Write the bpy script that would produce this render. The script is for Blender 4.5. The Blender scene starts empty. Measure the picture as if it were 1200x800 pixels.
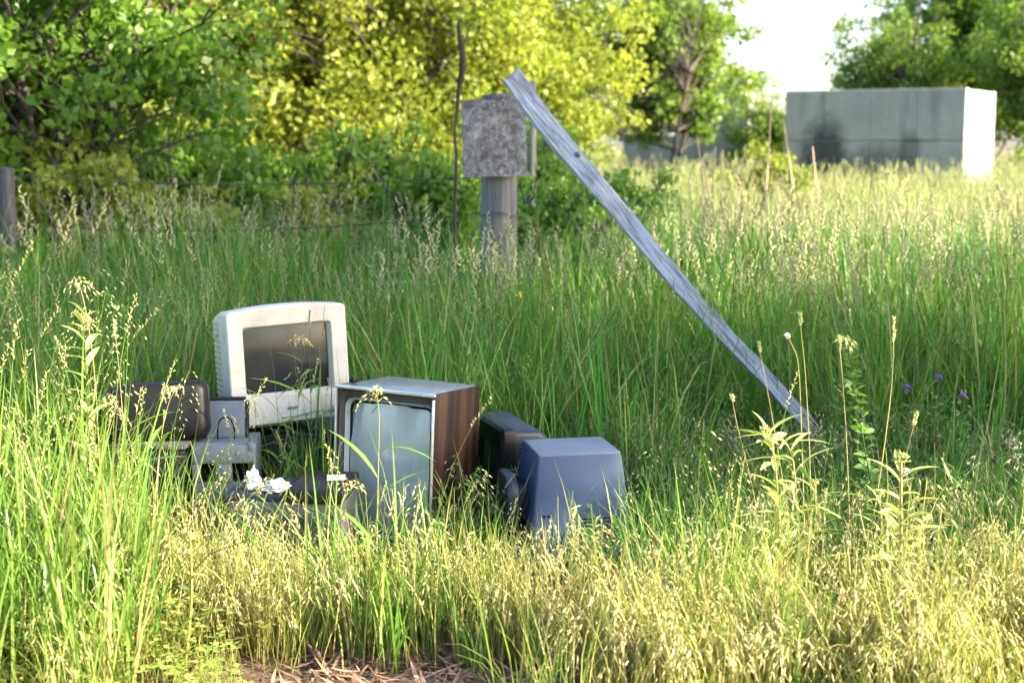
import bpy, bmesh, math, random
import numpy as np
from mathutils import Vector, Matrix, Euler, noise as mnoise

R = math.radians
rnd = random.Random(7)
scene = bpy.context.scene
COL = scene.collection

# ------------------------------------------------------------------ camera, sky, sun, exposure
CAM_H = 1.36
PITCH = 7.86
cam_d = bpy.data.cameras.new('camera')
cam_d.sensor_width = 36.0
cam_d.lens = 50.0
cam_d.clip_start = 0.05
cam_d.clip_end = 2000.0
cam_d.dof.use_dof = True
cam_d.dof.focus_distance = 4.40
cam_d.dof.aperture_fstop = 3.5
cam = bpy.data.objects.new('camera', cam_d)
COL.objects.link(cam)
cam.location = (0, 0, CAM_H)
cam.rotation_euler = (R(90 - PITCH), 0, 0)
scene.camera = cam

SUN_EL = 25.0
SUN_AZ = -17.0          # direction to the sun in plan: degrees from +X, negative = towards the camera
ts = Vector((math.cos(R(SUN_AZ)) * math.cos(R(SUN_EL)), math.sin(R(SUN_AZ)) * math.cos(R(SUN_EL)), math.sin(R(SUN_EL))))
world = bpy.data.worlds.new('World')
scene.world = world
world.use_nodes = True
wn = world.node_tree
wn.nodes.clear()
sky = wn.nodes.new('ShaderNodeTexSky')
sky.sky_type = 'NISHITA'
sky.sun_disc = False
sky.sun_elevation = R(SUN_EL)
sky.sun_rotation = math.atan2(ts.x, ts.y)
sky.air_density = 1.0
sky.dust_density = 2.0
sky.ozone_density = 1.2
bg = wn.nodes.new('ShaderNodeBackground')
bg.inputs['Strength'].default_value = 0.12
wo = wn.nodes.new('ShaderNodeOutputWorld')
wn.links.new(sky.outputs[0], bg.inputs[0])
wn.links.new(bg.outputs[0], wo.inputs[0])

sun_d = bpy.data.lights.new('sun', 'SUN')
sun_d.energy = 5.0
sun_d.angle = R(0.53)
sun_d.color = (1.0, 0.86, 0.62)
sun = bpy.data.objects.new('sun', sun_d)
COL.objects.link(sun)
sun.rotation_euler = ts.to_track_quat('Z', 'Y').to_euler()

vs = scene.view_settings
vs.view_transform = 'Standard'
vs.look = 'None'
vs.gamma = 1.0
vs.exposure = 2.55
vs.use_curve_mapping = False
scene.render.engine = 'CYCLES'
cy = scene.cycles
cy.use_denoising = True
cy.max_bounces = 5
cy.diffuse_bounces = 2
cy.glossy_bounces = 3
cy.transmission_bounces = 4
cy.transparent_max_bounces = 6
cy.sample_clamp_indirect = 6.0
cy.use_adaptive_sampling = True
cy.adaptive_threshold = 0.02

# ------------------------------------------------------------------ plan helpers
F_PX = 50.0 / 36.0 * 1200.0
CP, SP = math.cos(R(PITCH)), math.sin(R(PITCH))


def at(px, py, Y):
    """the point of the place that lies Y metres in front of the camera's foot, seen at photo pixel px, py"""
    a = (px - 600.0) / F_PX
    b = -(py - 400.0) / F_PX
    dy = CP + b * SP
    dz = -SP + b * CP
    k = Y / dy
    return Vector((a * k, Y, CAM_H + dz * k))


# ------------------------------------------------------------------ object helpers
def tag(o, label=None, cat=None, group=None, kind=None):
    if label:
        o['label'] = label
    if cat:
        o['category'] = cat
    if group:
        o['group'] = group
    if kind:
        o['kind'] = kind
    return o


def empty(name, loc=(0, 0, 0), rot=(0, 0, 0)):
    o = bpy.data.objects.new(name, None)
    COL.objects.link(o)
    o.empty_display_size = 0.1
    o.location = loc
    o.rotation_euler = rot
    return o


def link(name, me, mat=None, parent=None, loc=None, rot=None, scale=None):
    o = bpy.data.objects.new(name, me)
    COL.objects.link(o)
    if mat is not None and len(me.materials) == 0:
        me.materials.append(mat)
    if parent is not None:
        o.parent = parent
    if loc is not None:
        o.location = loc
    if rot is not None:
        o.rotation_euler = rot
    if scale is not None:
        o.scale = scale if hasattr(scale, '__len__') else (scale, scale, scale)
    return o


def smooth(me, angle=40):
    for p in me.polygons:
        p.use_smooth = True
    try:
        me.set_sharp_from_angle(angle=R(angle))
    except Exception:
        pass
    return me


def mesh(name, v, f, sm=None):
    me = bpy.data.meshes.new(name)
    me.from_pydata([tuple(p) for p in v], [], f)
    me.update()
    if sm:
        smooth(me, sm)
    return me


def bm_mesh(name, bm, sm=None):
    bmesh.ops.recalc_face_normals(bm, faces=bm.faces)
    me = bpy.data.meshes.new(name)
    bm.to_mesh(me)
    bm.free()
    if sm:
        smooth(me, sm)
    return me


def box_me(name, sx, sy, sz, bev=0.004, seg=2, at0=(0, 0, 0), top=None, fn=None):
    """bevelled box, centred on at0; top=(kx, ky) scales the upper face; fn moves each vertex"""
    bm = bmesh.new()
    bmesh.ops.create_cube(bm, size=1.0)
    for v in bm.verts:
        kx, ky = (top if (top and v.co.z > 0) else (1, 1))
        v.co = Vector((v.co.x * sx * kx, v.co.y * sy * ky, v.co.z * sz))
        if fn:
            v.co = fn(v.co)
    if bev > 0:
        bmesh.ops.bevel(bm, geom=list(bm.edges), offset=bev, segments=seg, affect='EDGES', profile=0.5)
    for v in bm.verts:
        v.co += Vector(at0)
    return bm_mesh(name, bm, 35)


def rr(w, h, r, n=4, m=5, arch=0.0, cx=0.0, cz=0.0):
    """rounded rectangle loop (x, z), always 4*(n+1+m) points; arch lifts the upper side"""
    r = min(r, w * 0.49, h * 0.49)
    pts = []
    cs = [(w / 2 - r, h / 2 - r, 0), (-w / 2 + r, h / 2 - r, 90), (-w / 2 + r, -h / 2 + r, 180), (w / 2 - r, -h / 2 + r, 270)]
    cor = []
    for x, z, a in cs:
        cor.append([(x + r * math.cos(R(a + 90.0 * i / n)), z + r * math.sin(R(a + 90.0 * i / n))) for i in range(n + 1)])
    for k in range(4):
        pts += cor[k]
        p, q = cor[k][-1], cor[(k + 1) % 4][0]
        for i in range(1, m + 1):
            t = i / (m + 1)
            pts.append((p[0] + (q[0] - p[0]) * t, p[1] + (q[1] - p[1]) * t))
    out = []
    for x, z in pts:
        if arch and z > 0:
            z += arch * (1 - (2 * x / w) ** 2) * min(1, (z / (h / 2)) ** 4)
        out.append((x + cx, z + cz))
    return out


def loft_me(name, loops, cap0=True, cap1=True, sm=40):
    v, f = [], []
    n = len(loops[0])
    for lp in loops:
        v += [tuple(p) for p in lp]
    for i in range(len(loops) - 1):
        a, b = i * n, (i + 1) * n
        for k in range(n):
            k2 = (k + 1) % n
            f.append((a + k, a + k2, b + k2, b + k))
    if cap0:
        f.append(tuple(range(n - 1, -1, -1)))
    if cap1:
        b = (len(loops) - 1) * n
        f.append(tuple(range(b, b + n)))
    me = mesh(name, v, f)
    bm = bmesh.new()
    bm.from_mesh(me)
    bmesh.ops.recalc_face_normals(bm, faces=bm.faces)
    bm.to_mesh(me)
    bm.free()
    return smooth(me, sm)


def screen_me(name, w, h, cx, cz, y, bulge, n=18):
    """the curved face of a picture tube"""
    v, f = [], []
    for j in range(n + 1):
        for i in range(n + 1):
            a, b = -1 + 2 * i / n, -1 + 2 * j / n
            v.append((cx + a * w / 2, y - bulge * (1 - (a * a + b * b) / 2), cz + b * h / 2))
    for j in range(n):
        for i in range(n):
            k = j * (n + 1) + i
            f.append((k, k + 1, k + n + 2, k + n + 1))
    return mesh(name, v, f, 80)


def lp(l2, y):
    return [(x, y, z) for x, z in l2]


def tube_vf(V, F, path, radii, sides=6, cap=True):
    """add a tapered tube along path to the lists V, F"""
    base = len(V)
    n = len(path)
    up = Vector((0.3, 0.9, 0.1)).normalized()
    for i, p in enumerate(path):
        p = Vector(p)
        d = (Vector(path[min(i + 1, n - 1)]) - Vector(path[max(i - 1, 0)]))
        if d.length < 1e-9:
            d = Vector((0, 0, 1))
        d.normalize()
        a = d.cross(up)
        if a.length < 0.05:
            a = d.cross(Vector((1, 0, 0)))
        a.normalize()
        b = d.cross(a)
        for k in range(sides):
            t = 2 * math.pi * k / sides
            V.append(p + a * (math.cos(t) * radii[i]) + b * (math.sin(t) * radii[i]))
    for i in range(n - 1):
        for k in range(sides):
            k2 = (k + 1) % sides
            F.append((base + i * sides + k, base + i * sides + k2, base + (i + 1) * sides + k2, base + (i + 1) * sides + k))
    if cap:
        F.append(tuple(base + (n - 1) * sides + k for k in range(sides)))
        F.append(tuple(base + k for k in range(sides - 1, -1, -1)))


def tube_me(name, path, radii, sides=8, sm=60):
    V, F = [], []
    tube_vf(V, F, path, radii, sides)
    return mesh(name, V, F, sm)


# ------------------------------------------------------------------ materials
def new_mat(name):
    m = bpy.data.materials.new(name)
    m.use_nodes = True
    nt = m.node_tree
    b = nt.nodes.get('Principled BSDF')
    return m, nt, b


def nd(nt, typ, **kw):
    n = nt.nodes.new(typ)
    for k, v in kw.items():
        if k.startswith('i_'):
            n.inputs[k[2:].replace('_', ' ')].default_value = v
        else:
            setattr(n, k, v)
    return n


def ramp(nt, src, stops, interp='LINEAR'):
    r = nt.nodes.new('ShaderNodeValToRGB')
    r.color_ramp.interpolation = interp
    e = r.color_ramp.elements
    while len(e) < len(stops):
        e.new(0.5)
    for i, (p, c) in enumerate(stops):
        e[i].position = p
        e[i].color = (c[0], c[1], c[2], 1) if hasattr(c, '__len__') else (c, c, c, 1)
    nt.links.new(src, r.inputs[0])
    return r


def tex_coords(nt, scale=(1, 1, 1), rot=(0, 0, 0), kind='Object'):
    tc = nt.nodes.new('ShaderNodeTexCoord')
    mp = nt.nodes.new('ShaderNodeMapping')
    mp.inputs['Scale'].default_value = scale
    mp.inputs['Rotation'].default_value = rot
    nt.links.new(tc.outputs[kind], mp.inputs[0])
    return mp.outputs[0]


def noise(nt, vec, scale, detail=4, rough=0.55, dist=0.0):
    n = nd(nt, 'ShaderNodeTexNoise')
    n.inputs['Scale'].default_value = scale
    n.inputs['Detail'].default_value = detail
    n.inputs['Roughness'].default_value = rough
    n.inputs['Distortion'].default_value = dist
    nt.links.new(vec, n.inputs['Vector'])
    return n.outputs['Fac']


def mixc(nt, fac, a, b, mode='MIX'):
    m = nt.nodes.new('ShaderNodeMix')
    m.data_type = 'RGBA'
    m.blend_type = mode
    for s, v in ((m.inputs[6], a), (m.inputs[7], b)):
        if hasattr(v, '__len__'):
            s.default_value = (v[0], v[1], v[2], 1)
        else:
            nt.links.new(v, s)
    if isinstance(fac, (int, float)):
        m.inputs[0].default_value = fac
    else:
        nt.links.new(fac, m.inputs[0])
    return m.outputs[2]


def bump(nt, b, h, strength=0.3, dist=0.01):
    bp = nt.nodes.new('ShaderNodeBump')
    bp.inputs['Strength'].default_value = strength
    bp.inputs['Distance'].default_value = dist
    nt.links.new(h, bp.inputs['Height'])
    nt.links.new(bp.outputs[0], b.inputs['Normal'])


def plastic(name, col, rough=0.45, dirt=(0.10, 0.08, 0.05), amount=0.35, spec=0.4, scale=6.0):
    """moulded plastic with grime and a fine grain"""
    m, nt, b = new_mat(name)
    vec = tex_coords(nt)
    n1 = noise(nt, vec, scale, 6, 0.65)
    n2 = noise(nt, vec, scale * 9, 3, 0.6)
    f = ramp(nt, n1, [(0.48, 0.0), (0.72, amount)])
    c = mixc(nt, f.outputs[0], col, dirt)
    f2 = ramp(nt, n2, [(0.62, 0.0), (0.75, amount * 0.6)])
    c = mixc(nt, f2.outputs[0], c, dirt)
    nt.links.new(c, b.inputs['Base Color'])
    rr_ = ramp(nt, n1, [(0.3, rough), (0.8, min(1, rough + 0.25))])
    nt.links.new(rr_.outputs[0], b.inputs['Roughness'])
    b.inputs['Specular IOR Level'].default_value = spec
    n3 = noise(nt, vec, 400, 2, 0.5)
    bump(nt, b, n3, 0.12, 0.002)
    return m


def glass_screen(name, col, rough=0.07, spec=0.5, dust_sheen=0.2):
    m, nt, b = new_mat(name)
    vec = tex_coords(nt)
    vst = tex_coords(nt, (9, 9, 2.2))  # upright streaks: dust on the glass, and painted variation of the reflection
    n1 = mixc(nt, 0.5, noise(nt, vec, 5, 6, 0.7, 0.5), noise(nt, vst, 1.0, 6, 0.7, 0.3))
    f = ramp(nt, n1, [(0.4, 0.0), (0.68, dust_sheen)])
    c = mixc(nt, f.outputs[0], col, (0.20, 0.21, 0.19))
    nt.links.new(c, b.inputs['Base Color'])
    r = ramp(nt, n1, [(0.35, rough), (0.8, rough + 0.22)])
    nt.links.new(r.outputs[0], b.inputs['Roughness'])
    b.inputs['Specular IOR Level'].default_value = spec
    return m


def wood_laminate(name):
    m, nt, b = new_mat(name)
    vec = tex_coords(nt, (26, 26, 1.1))
    n1 = noise(nt, vec, 1.0, 6, 0.6, 0.6)
    vec2 = tex_coords(nt, (150, 150, 3))
    n2 = noise(nt, vec2, 1.0, 3, 0.6)
    c = ramp(nt, n1, [(0.38, (0.004, 0.0025, 0.002)), (0.5, (0.016, 0.0075, 0.005)), (0.62, (0.052, 0.024, 0.014))]).outputs[0]
    f = ramp(nt, n2, [(0.45, 0.0), (0.7, 0.7)])
    c = mixc(nt, f.outputs[0], c, (0.030, 0.014, 0.009))
    vec3 = tex_coords(nt, (3, 3, 3))
    n3 = noise(nt, vec3, 1.5, 5, 0.6)
    f3 = ramp(nt, n3, [(0.5, 0.0), (0.75, 0.35)])
    c = mixc(nt, f3.outputs[0], c, (0.05, 0.035, 0.027))
    nt.links.new(c, b.inputs['Base Color'])
    b.inputs['Roughness'].default_value = 0.5
    b.inputs['Specular IOR Level'].default_value = 0.22
    bump(nt, b, n2, 0.15, 0.002)
    return m


def weathered_wood(name, light=(0.30, 0.29, 0.29), dark=(0.075, 0.070, 0.068), axis=2, warm=0.15, fine=1.0):
    m, nt, b = new_mat(name)
    s = [34 * fine] * 3
    s[axis] = 1.3 * fine
    vec = tex_coords(nt, tuple(s))
    n1 = noise(nt, vec, 1.0, 7, 0.65, 0.4)
    s2 = [120 * fine] * 3
    s2[axis] = 2.2 * fine ** 0.5
    vec2 = tex_coords(nt, tuple(s2))
    n2 = noise(nt, vec2, 1.0, 4, 0.7)
    vec3 = tex_coords(nt, (4, 4, 4))
    n3 = noise(nt, vec3, 1.0, 5, 0.6)
    c = ramp(nt, n1, [(0.32, dark), (0.48, tuple(0.62 * x for x in light)), (0.66, light)]).outputs[0]
    f2 = ramp(nt, n2, [(0.56, 0.0), (0.66, 0.85)])
    c = mixc(nt, f2.outputs[0], c, tuple(0.55 * x for x in dark))
    f3 = ramp(nt, n3, [(0.5, 0.0), (0.72, warm)])
    c = mixc(nt, f3.outputs[0], c, (0.20, 0.13, 0.07))
    nt.links.new(c, b.inputs['Base Color'])
    b.inputs['Roughness'].default_value = 0.85
    b.inputs['Specular IOR Level'].default_value = 0.2
    h = mixc(nt, 0.5, n1, n2)
    bump(nt, b, h, 0.9, 0.008)
    return m


def flake_board(name):
    m, nt, b = new_mat(name)
    vec = tex_coords(nt, (1, 1, 1))
    vo = nd(nt, 'ShaderNodeTexVoronoi')
    vo.inputs['Scale'].default_value = 34
    n0 = noise(nt, vec, 9, 5, 0.7, 1.5)
    mv = nt.nodes.new('ShaderNodeVectorMath')
    mv.operation = 'MULTIPLY_ADD'
    nt.links.new(n0, mv.inputs[0])
    mv.inputs[1].default_value = (0.25, 0.25, 0.25)
    nt.links.new(vec, mv.inputs[2])
    nt.links.new(mv.outputs[0], vo.inputs['Vector'])
    n1 = noise(nt, vec, 22, 7, 0.75, 0.8)
    n2 = noise(nt, vec, 3.5, 4, 0.6)
    sep = nt.nodes.new('ShaderNodeSeparateColor')
    nt.links.new(vo.outputs['Color'], sep.inputs[0])
    c = ramp(nt, sep.outputs[0], [(0.0, (0.125, 0.13, 0.15)), (0.5, (0.21, 0.22, 0.25)), (1.0, (0.32, 0.33, 0.37))]).outputs[0]
    f = ramp(nt, n1, [(0.40, 0.75), (0.54, 0.0)])
    c = mixc(nt, f.outputs[0], c, (0.05, 0.04, 0.04))
    f = ramp(nt, n1, [(0.58, 0.0), (0.72, 0.6)])
    c = mixc(nt, f.outputs[0], c, (0.42, 0.41, 0.43))
    f2 = ramp(nt, n2, [(0.45, 0.0), (0.7, 0.5)])
    c = mixc(nt, f2.outputs[0], c, (0.11, 0.105, 0.11))
    nt.links.new(c, b.inputs['Base Color'])
    b.inputs['Roughness'].default_value = 0.9
    h = mixc(nt, 0.5, n1, vo.outputs['Distance'])
    bump(nt, b, h, 1.0, 0.012)
    return m


def concrete(name, base=(0.30, 0.30, 0.285), stain=None):
    m, nt, b = new_mat(name)
    vec = tex_coords(nt, (1, 1, 1))
    n1 = noise(nt, vec, 0.7, 7, 0.65)
    n2 = noise(nt, vec, 6, 6, 0.7)
    vs_ = tex_coords(nt, (2.4, 2.4, 0.22))
    n3 = noise(nt, vs_, 1.0, 5, 0.6)
    c = ramp(nt, n1, [(0.3, tuple(0.72 * x for x in base)), (0.7, tuple(1.15 * x for x in base))]).outputs[0]
    f = ramp(nt, n2, [(0.45, 0.0), (0.7, 0.3)])
    c = mixc(nt, f.outputs[0], c, tuple(0.6 * x for x in base))
    f3 = ramp(nt, n3, [(0.5, 0.0), (0.7, 0.45)])
    c = mixc(nt, f3.outputs[0], c, (0.10, 0.10, 0.10))
    if stain:
        # a moss and damp stain with a ragged outline, at a place of its own on the wall
        for cx, cz, wx, wz, amt in stain:
            tc = nt.nodes.new('ShaderNodeTexCoord')
            mp = nt.nodes.new('ShaderNodeMapping')
            mp.inputs['Location'].default_value = (-cx / wx, 0, -cz / wz)
            mp.inputs['Scale'].default_value = (1 / wx, 0, 1 / wz)
            nt.links.new(tc.outputs['Object'], mp.inputs[0])
            ln = nt.nodes.new('ShaderNodeVectorMath')
            ln.operation = 'LENGTH'
            nt.links.new(mp.outputs[0], ln.inputs[0])
            ad = nt.nodes.new('ShaderNodeMath')
            ad.operation = 'MULTIPLY_ADD'
            nt.links.new(noise(nt, vec, 3.2, 7, 0.75), ad.inputs[0])
            ad.inputs[1].default_value = 0.85
            nt.links.new(ln.outputs['Value'], ad.inputs[2])
            f4 = ramp(nt, ad.outputs[0], [(0.0, amt), (0.78, amt), (0.82, 0.0)])
            f4.color_ramp.elements[1].position = 0.55
            sc = nt.nodes.new('ShaderNodeMath')
            sc.operation = 'MULTIPLY'
            sc.inputs[1].default_value = 0.6
            nt.links.new(ad.outputs[0], sc.inputs[0])
            nt.links.new(sc.outputs[0], f4.inputs[0])
            c = mixc(nt, f4.outputs[0], c, (0.032, 0.033, 0.036))
    nt.links.new(c, b.inputs['Base Color'])
    b.inputs['Roughness'].default_value = 0.9
    bump(nt, b, n2, 0.4, 0.02)
    return m


def leaf_mat(name, c0, c1, dry=None, dry_amt=0.0, base=None, trans=0.4, rough=0.5, inst=0.25, grass=True, hue=0.02):
    """leaf or blade: attribute tint.r = random per blade, tint.g = 0 at its base to 1 at its tip"""
    m, nt, b = new_mat(name)
    at_ = nt.nodes.new('ShaderNodeAttribute')
    at_.attribute_name = 'tint'
    sep = nt.nodes.new('ShaderNodeSeparateColor')
    nt.links.new(at_.outputs['Color'], sep.inputs[0])
    oi = nt.nodes.new('ShaderNodeObjectInfo') if not grass else None
    rsrc = oi.outputs['Random'] if oi else sep.outputs[2]
    c = mixc(nt, sep.outputs[0], c0, c1)
    if base is not None:
        f = ramp(nt, sep.outputs[1], [(0.0, 0.85), (0.35, 0.0)])
        c = mixc(nt, f.outputs[0], c, base)
    if dry is not None:
        f = ramp(nt, sep.outputs[0], [(max(0, 0.98 - dry_amt), 0.0), (1.0 - dry_amt * 0.5, 1.0)])
        c = mixc(nt, f.outputs[0], c, dry)
    hsv = nt.nodes.new('ShaderNodeHueSaturation')
    mr = nt.nodes.new('ShaderNodeMapRange')
    mr.inputs['To Min'].default_value = 1 - inst
    mr.inputs['To Max'].default_value = 1 + inst
    nt.links.new(rsrc, mr.inputs['Value'])
    nt.links.new(mr.outputs[0], hsv.inputs['Value'])
    mr2 = nt.nodes.new('ShaderNodeMapRange')
    mr2.inputs['To Min'].default_value = 0.50 - hue
    mr2.inputs['To Max'].default_value = 0.50 + hue * 0.5
    nt.links.new(rsrc, mr2.inputs['Value'])
    nt.links.new(mr2.outputs[0], hsv.inputs['Hue'])
    nt.links.new(c, hsv.inputs['Color'])
    c = hsv.outputs[0]
    nt.links.new(c, b.inputs['Base Color'])
    b.inputs['Roughness'].default_value = rough
    b.inputs['Specular IOR Level'].default_value = 0.35
    tr = nt.nodes.new('ShaderNodeBsdfTranslucent')
    tc = mixc(nt, 1.0, c, (1.15, 1.2, 0.75), 'MULTIPLY')
    nt.links.new(tc, tr.inputs['Color'])
    mx = nt.nodes.new('ShaderNodeMixShader')
    mx.inputs[0].default_value = trans
    nt.links.new(b.outputs[0], mx.inputs[1])
    nt.links.new(tr.outputs[0], mx.inputs[2])
    out = nt.nodes.get('Material Output')
    nt.links.new(mx.outputs[0], out.inputs['Surface'])
    return m


def bark_mat(name, c0=(0.03, 0.025, 0.02), c1=(0.085, 0.07, 0.055)):
    m, nt, b = new_mat(name)
    vec = tex_coords(nt, (14, 14, 2.5))
    n1 = noise(nt, vec, 1.0, 6, 0.65, 0.6)
    c = ramp(nt, n1, [(0.35, c0), (0.65, c1)]).outputs[0]
    nt.links.new(c, b.inputs['Base Color'])
    b.inputs['Roughness'].default_value = 0.9
    bump(nt, b, n1, 0.8, 0.02)
    return m


def flat(name, col, rough=0.5, metal=0.0, spec=0.4, var=0.2):
    m, nt, b = new_mat(name)
    vec = tex_coords(nt)
    n1 = noise(nt, vec, 30, 5, 0.6)
    c = ramp(nt, n1, [(0.3, tuple(x * (1 - var) for x in col)), (0.7, tuple(x * (1 + var) for x in col))]).outputs[0]
    nt.links.new(c, b.inputs['Base Color'])
    b.inputs['Roughness'].default_value = rough
    b.inputs['Metallic'].default_value = metal
    b.inputs['Specular IOR Level'].default_value = spec
    return m


M = {}
M['white_plastic'] = plastic('white_plastic', (0.50, 0.485, 0.445), 0.42, (0.22, 0.19, 0.14), 0.5)
M['cream_plastic'] = plastic('cream_plastic', (0.46, 0.42, 0.28), 0.5, (0.24, 0.19, 0.11), 0.4)
M['black_plastic'] = plastic('black_plastic', (0.0045, 0.0045, 0.006), 0.38, (0.02, 0.02, 0.02), 0.12, 0.28)
M['dark_plastic'] = plastic('dark_plastic', (0.0075, 0.0075, 0.010), 0.46, (0.03, 0.028, 0.027), 0.15)
M['slate_plastic'] = plastic('slate_plastic', (0.016, 0.023, 0.036), 0.38, (0.035, 0.037, 0.04), 0.15)
M['sky_tint_plastic'] = plastic('sky_tint_plastic', (0.026, 0.050, 0.112), 0.36, (0.05, 0.06, 0.09), 0.12, 0.5, 4)  # blue reflected from the sky is put into the casing colour
M['sky_lit_top_plastic'] = plastic('sky_lit_top_plastic', (0.115, 0.145, 0.19), 0.34, (0.20, 0.18, 0.14), 0.3, 0.5, 5)  # paler copy for the upward panel, skylight painted into it
M['grey_plastic'] = plastic('grey_plastic', (0.15, 0.172, 0.21), 0.45, (0.06, 0.05, 0.04), 0.6)
M['worn_grey'] = plastic('worn_grey', (0.085, 0.085, 0.088), 0.6, (0.04, 0.035, 0.03), 0.6, 0.3, 10)
M['silver_trim'] = flat('silver_trim', (0.55, 0.56, 0.58), 0.32, 0.75)
M['silver_bezel'] = plastic('silver_bezel', (0.46, 0.47, 0.48), 0.4, (0.16, 0.14, 0.11), 0.3)
M['tv_screen'] = glass_screen('tv_screen', (0.37, 0.43, 0.45), 0.05, 1.0, 0.45)  # phosphor grey, with the sky reflection painted in as a paler blue
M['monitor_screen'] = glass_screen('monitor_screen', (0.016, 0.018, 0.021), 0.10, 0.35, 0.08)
M['laminate'] = wood_laminate('laminate')
M['laminate_sky_sheen'] = plastic('laminate_sky_sheen', (0.17, 0.175, 0.19), 0.22, (0.10, 0.085, 0.07), 0.3, 0.6, 9)  # top of the cabinet; reflected sky is put into this grey
M['plank'] = weathered_wood('plank', (0.50, 0.50, 0.52), (0.085, 0.08, 0.085), 2, 0.3, 1.9)
M['post_wood'] = weathered_wood('post_wood', (0.21, 0.215, 0.23), (0.035, 0.034, 0.036), 2, 0.3, 1.4)
M['post_dark'] = weathered_wood('post_dark', (0.13, 0.125, 0.13), (0.03, 0.028, 0.03), 2, 0.2)
M['post_pale'] = weathered_wood('post_pale', (0.42, 0.38, 0.32), (0.14, 0.12, 0.10), 2, 0.25)
M['flake_board'] = flake_board('flake_board')
M['concrete_front'] = concrete('concrete_front', (0.31, 0.305, 0.285), [(-1.05, 0.95, 0.72, 1.25, 0.92), (0.15, 0.80, 1.0, 0.75, 0.6), (0.85, 1.2, 0.30, 0.6, 0.55), (-0.6, 0.45, 1.0, 0.6, 0.6)])
M['concrete'] = concrete('concrete', (0.34, 0.34, 0.33))
M['wire'] = flat('wire', (0.10, 0.075, 0.06), 0.7, 0.5)
M['paper'] = flat('paper', (0.55, 0.55, 0.54), 0.8, 0, 0.2, 0.2)
M['pale_foam'] = flat('pale_foam', (0.24, 0.30, 0.29), 0.7, 0, 0.2, 0.15)
M['hole'] = flat('hole', (0.012, 0.012, 0.013), 0.8, 0, 0.1)
M['bark'] = bark_mat('bark')
M['bark_pale'] = bark_mat('bark_pale', (0.11, 0.08, 0.055), (0.28, 0.21, 0.15))
M['dead_bark'] = bark_mat('dead_bark', (0.020, 0.016, 0.014), (0.060, 0.045, 0.036))

M['grass_green'] = leaf_mat('grass_green', (0.038, 0.145, 0.016), (0.115, 0.275, 0.032), (0.33, 0.30, 0.13), 0.15, (0.11, 0.13, 0.035), 0.38, 0.42, 0.3, True, 0.045)
M['grass_lush'] = leaf_mat('grass_lush', (0.085, 0.18, 0.030), (0.19, 0.30, 0.055), (0.34, 0.29, 0.13), 0.10, (0.14, 0.14, 0.05), 0.40, 0.40)
M['grass_gold'] = leaf_mat('grass_gold', (0.36, 0.36, 0.10), (0.52, 0.46, 0.17), (0.26, 0.34, 0.075), 0.40, (0.26, 0.12, 0.055), 0.35, 0.5)
M['grass_straw'] = leaf_mat('grass_straw', (0.19, 0.28, 0.05), (0.42, 0.41, 0.13), (0.52, 0.43, 0.20), 0.22, (0.34, 0.17, 0.10), 0.38, 0.5)
M['seed_gold'] = leaf_mat('seed_gold', (0.50, 0.46, 0.19), (0.66, 0.60, 0.34), None, 0, None, 0.35, 0.55)
M['seed_pale'] = leaf_mat('seed_pale', (0.30, 0.30, 0.16), (0.46, 0.43, 0.27), None, 0, None, 0.35, 0.6)
M['grass_field'] = leaf_mat('grass_field', (0.095, 0.215, 0.032), (0.19, 0.31, 0.06), (0.42, 0.40, 0.18), 0.10, None, 0.4, 0.5)
M['seed_field'] = leaf_mat('seed_field', (0.27, 0.33, 0.13), (0.44, 0.45, 0.24), None, 0, None, 0.4, 0.6)
M['seed_tall'] = leaf_mat('seed_tall', (0.46, 0.42, 0.26), (0.62, 0.57, 0.40), None, 0, None, 0.4, 0.6)
M['clover'] = leaf_mat('clover', (0.20, 0.28, 0.05), (0.34, 0.39, 0.10), None, 0, None, 0.4, 0.5)
M['weed_green'] = leaf_mat('weed_green', (0.075, 0.15, 0.035), (0.15, 0.25, 0.065), None, 0, None, 0.4, 0.5, 0.1)
M['weed_pale'] = leaf_mat('weed_pale', (0.36, 0.40, 0.12), (0.52, 0.53, 0.22), None, 0, None, 0.35, 0.5, 0.1)
M['weed_stem'] = leaf_mat('weed_stem', (0.36, 0.34, 0.12), (0.46, 0.42, 0.18), None, 0, None, 0.1, 0.5, 0.1)
M['stalk_dry'] = leaf_mat('stalk_dry', (0.50, 0.40, 0.27), (0.60, 0.50, 0.35), None, 0, None, 0.1, 0.6, 0.1)
M['litter'] = leaf_mat('litter', (0.15, 0.085, 0.055), (0.36, 0.24, 0.16), None, 0, None, 0.1, 0.8)
M['flower_white'] = flat('flower_white', (0.78, 0.78, 0.70), 0.7, 0, 0.2, 0.1)
M['flower_purple'] = flat('flower_purple', (0.19, 0.10, 0.33), 0.7, 0, 0.2, 0.3)
M['flower_rust'] = flat('flower_rust', (0.15, 0.05, 0.045), 0.8, 0, 0.2, 0.3)
M['flower_yellow'] = flat('flower_yellow', (0.75, 0.48, 0.03), 0.7, 0, 0.2, 0.2)
M['leaf_dark'] = leaf_mat('leaf_dark', (0.070, 0.145, 0.017), (0.16, 0.24, 0.034), None, 0, None, 0.5, 0.4, 0.1)
M['leaf_bush'] = leaf_mat('leaf_bush', (0.085, 0.17, 0.02), (0.19, 0.28, 0.04), None, 0, None, 0.5, 0.45, 0.15)
M['leaf_mid'] = leaf_mat('leaf_mid', (0.095, 0.16, 0.024), (0.18, 0.24, 0.04), None, 0, None, 0.5, 0.4, 0.12)
M['leaf_yellow'] = leaf_mat('leaf_yellow', (0.15, 0.195, 0.024), (0.27, 0.28, 0.045), None, 0, None, 0.5, 0.45, 0.1)


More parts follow.
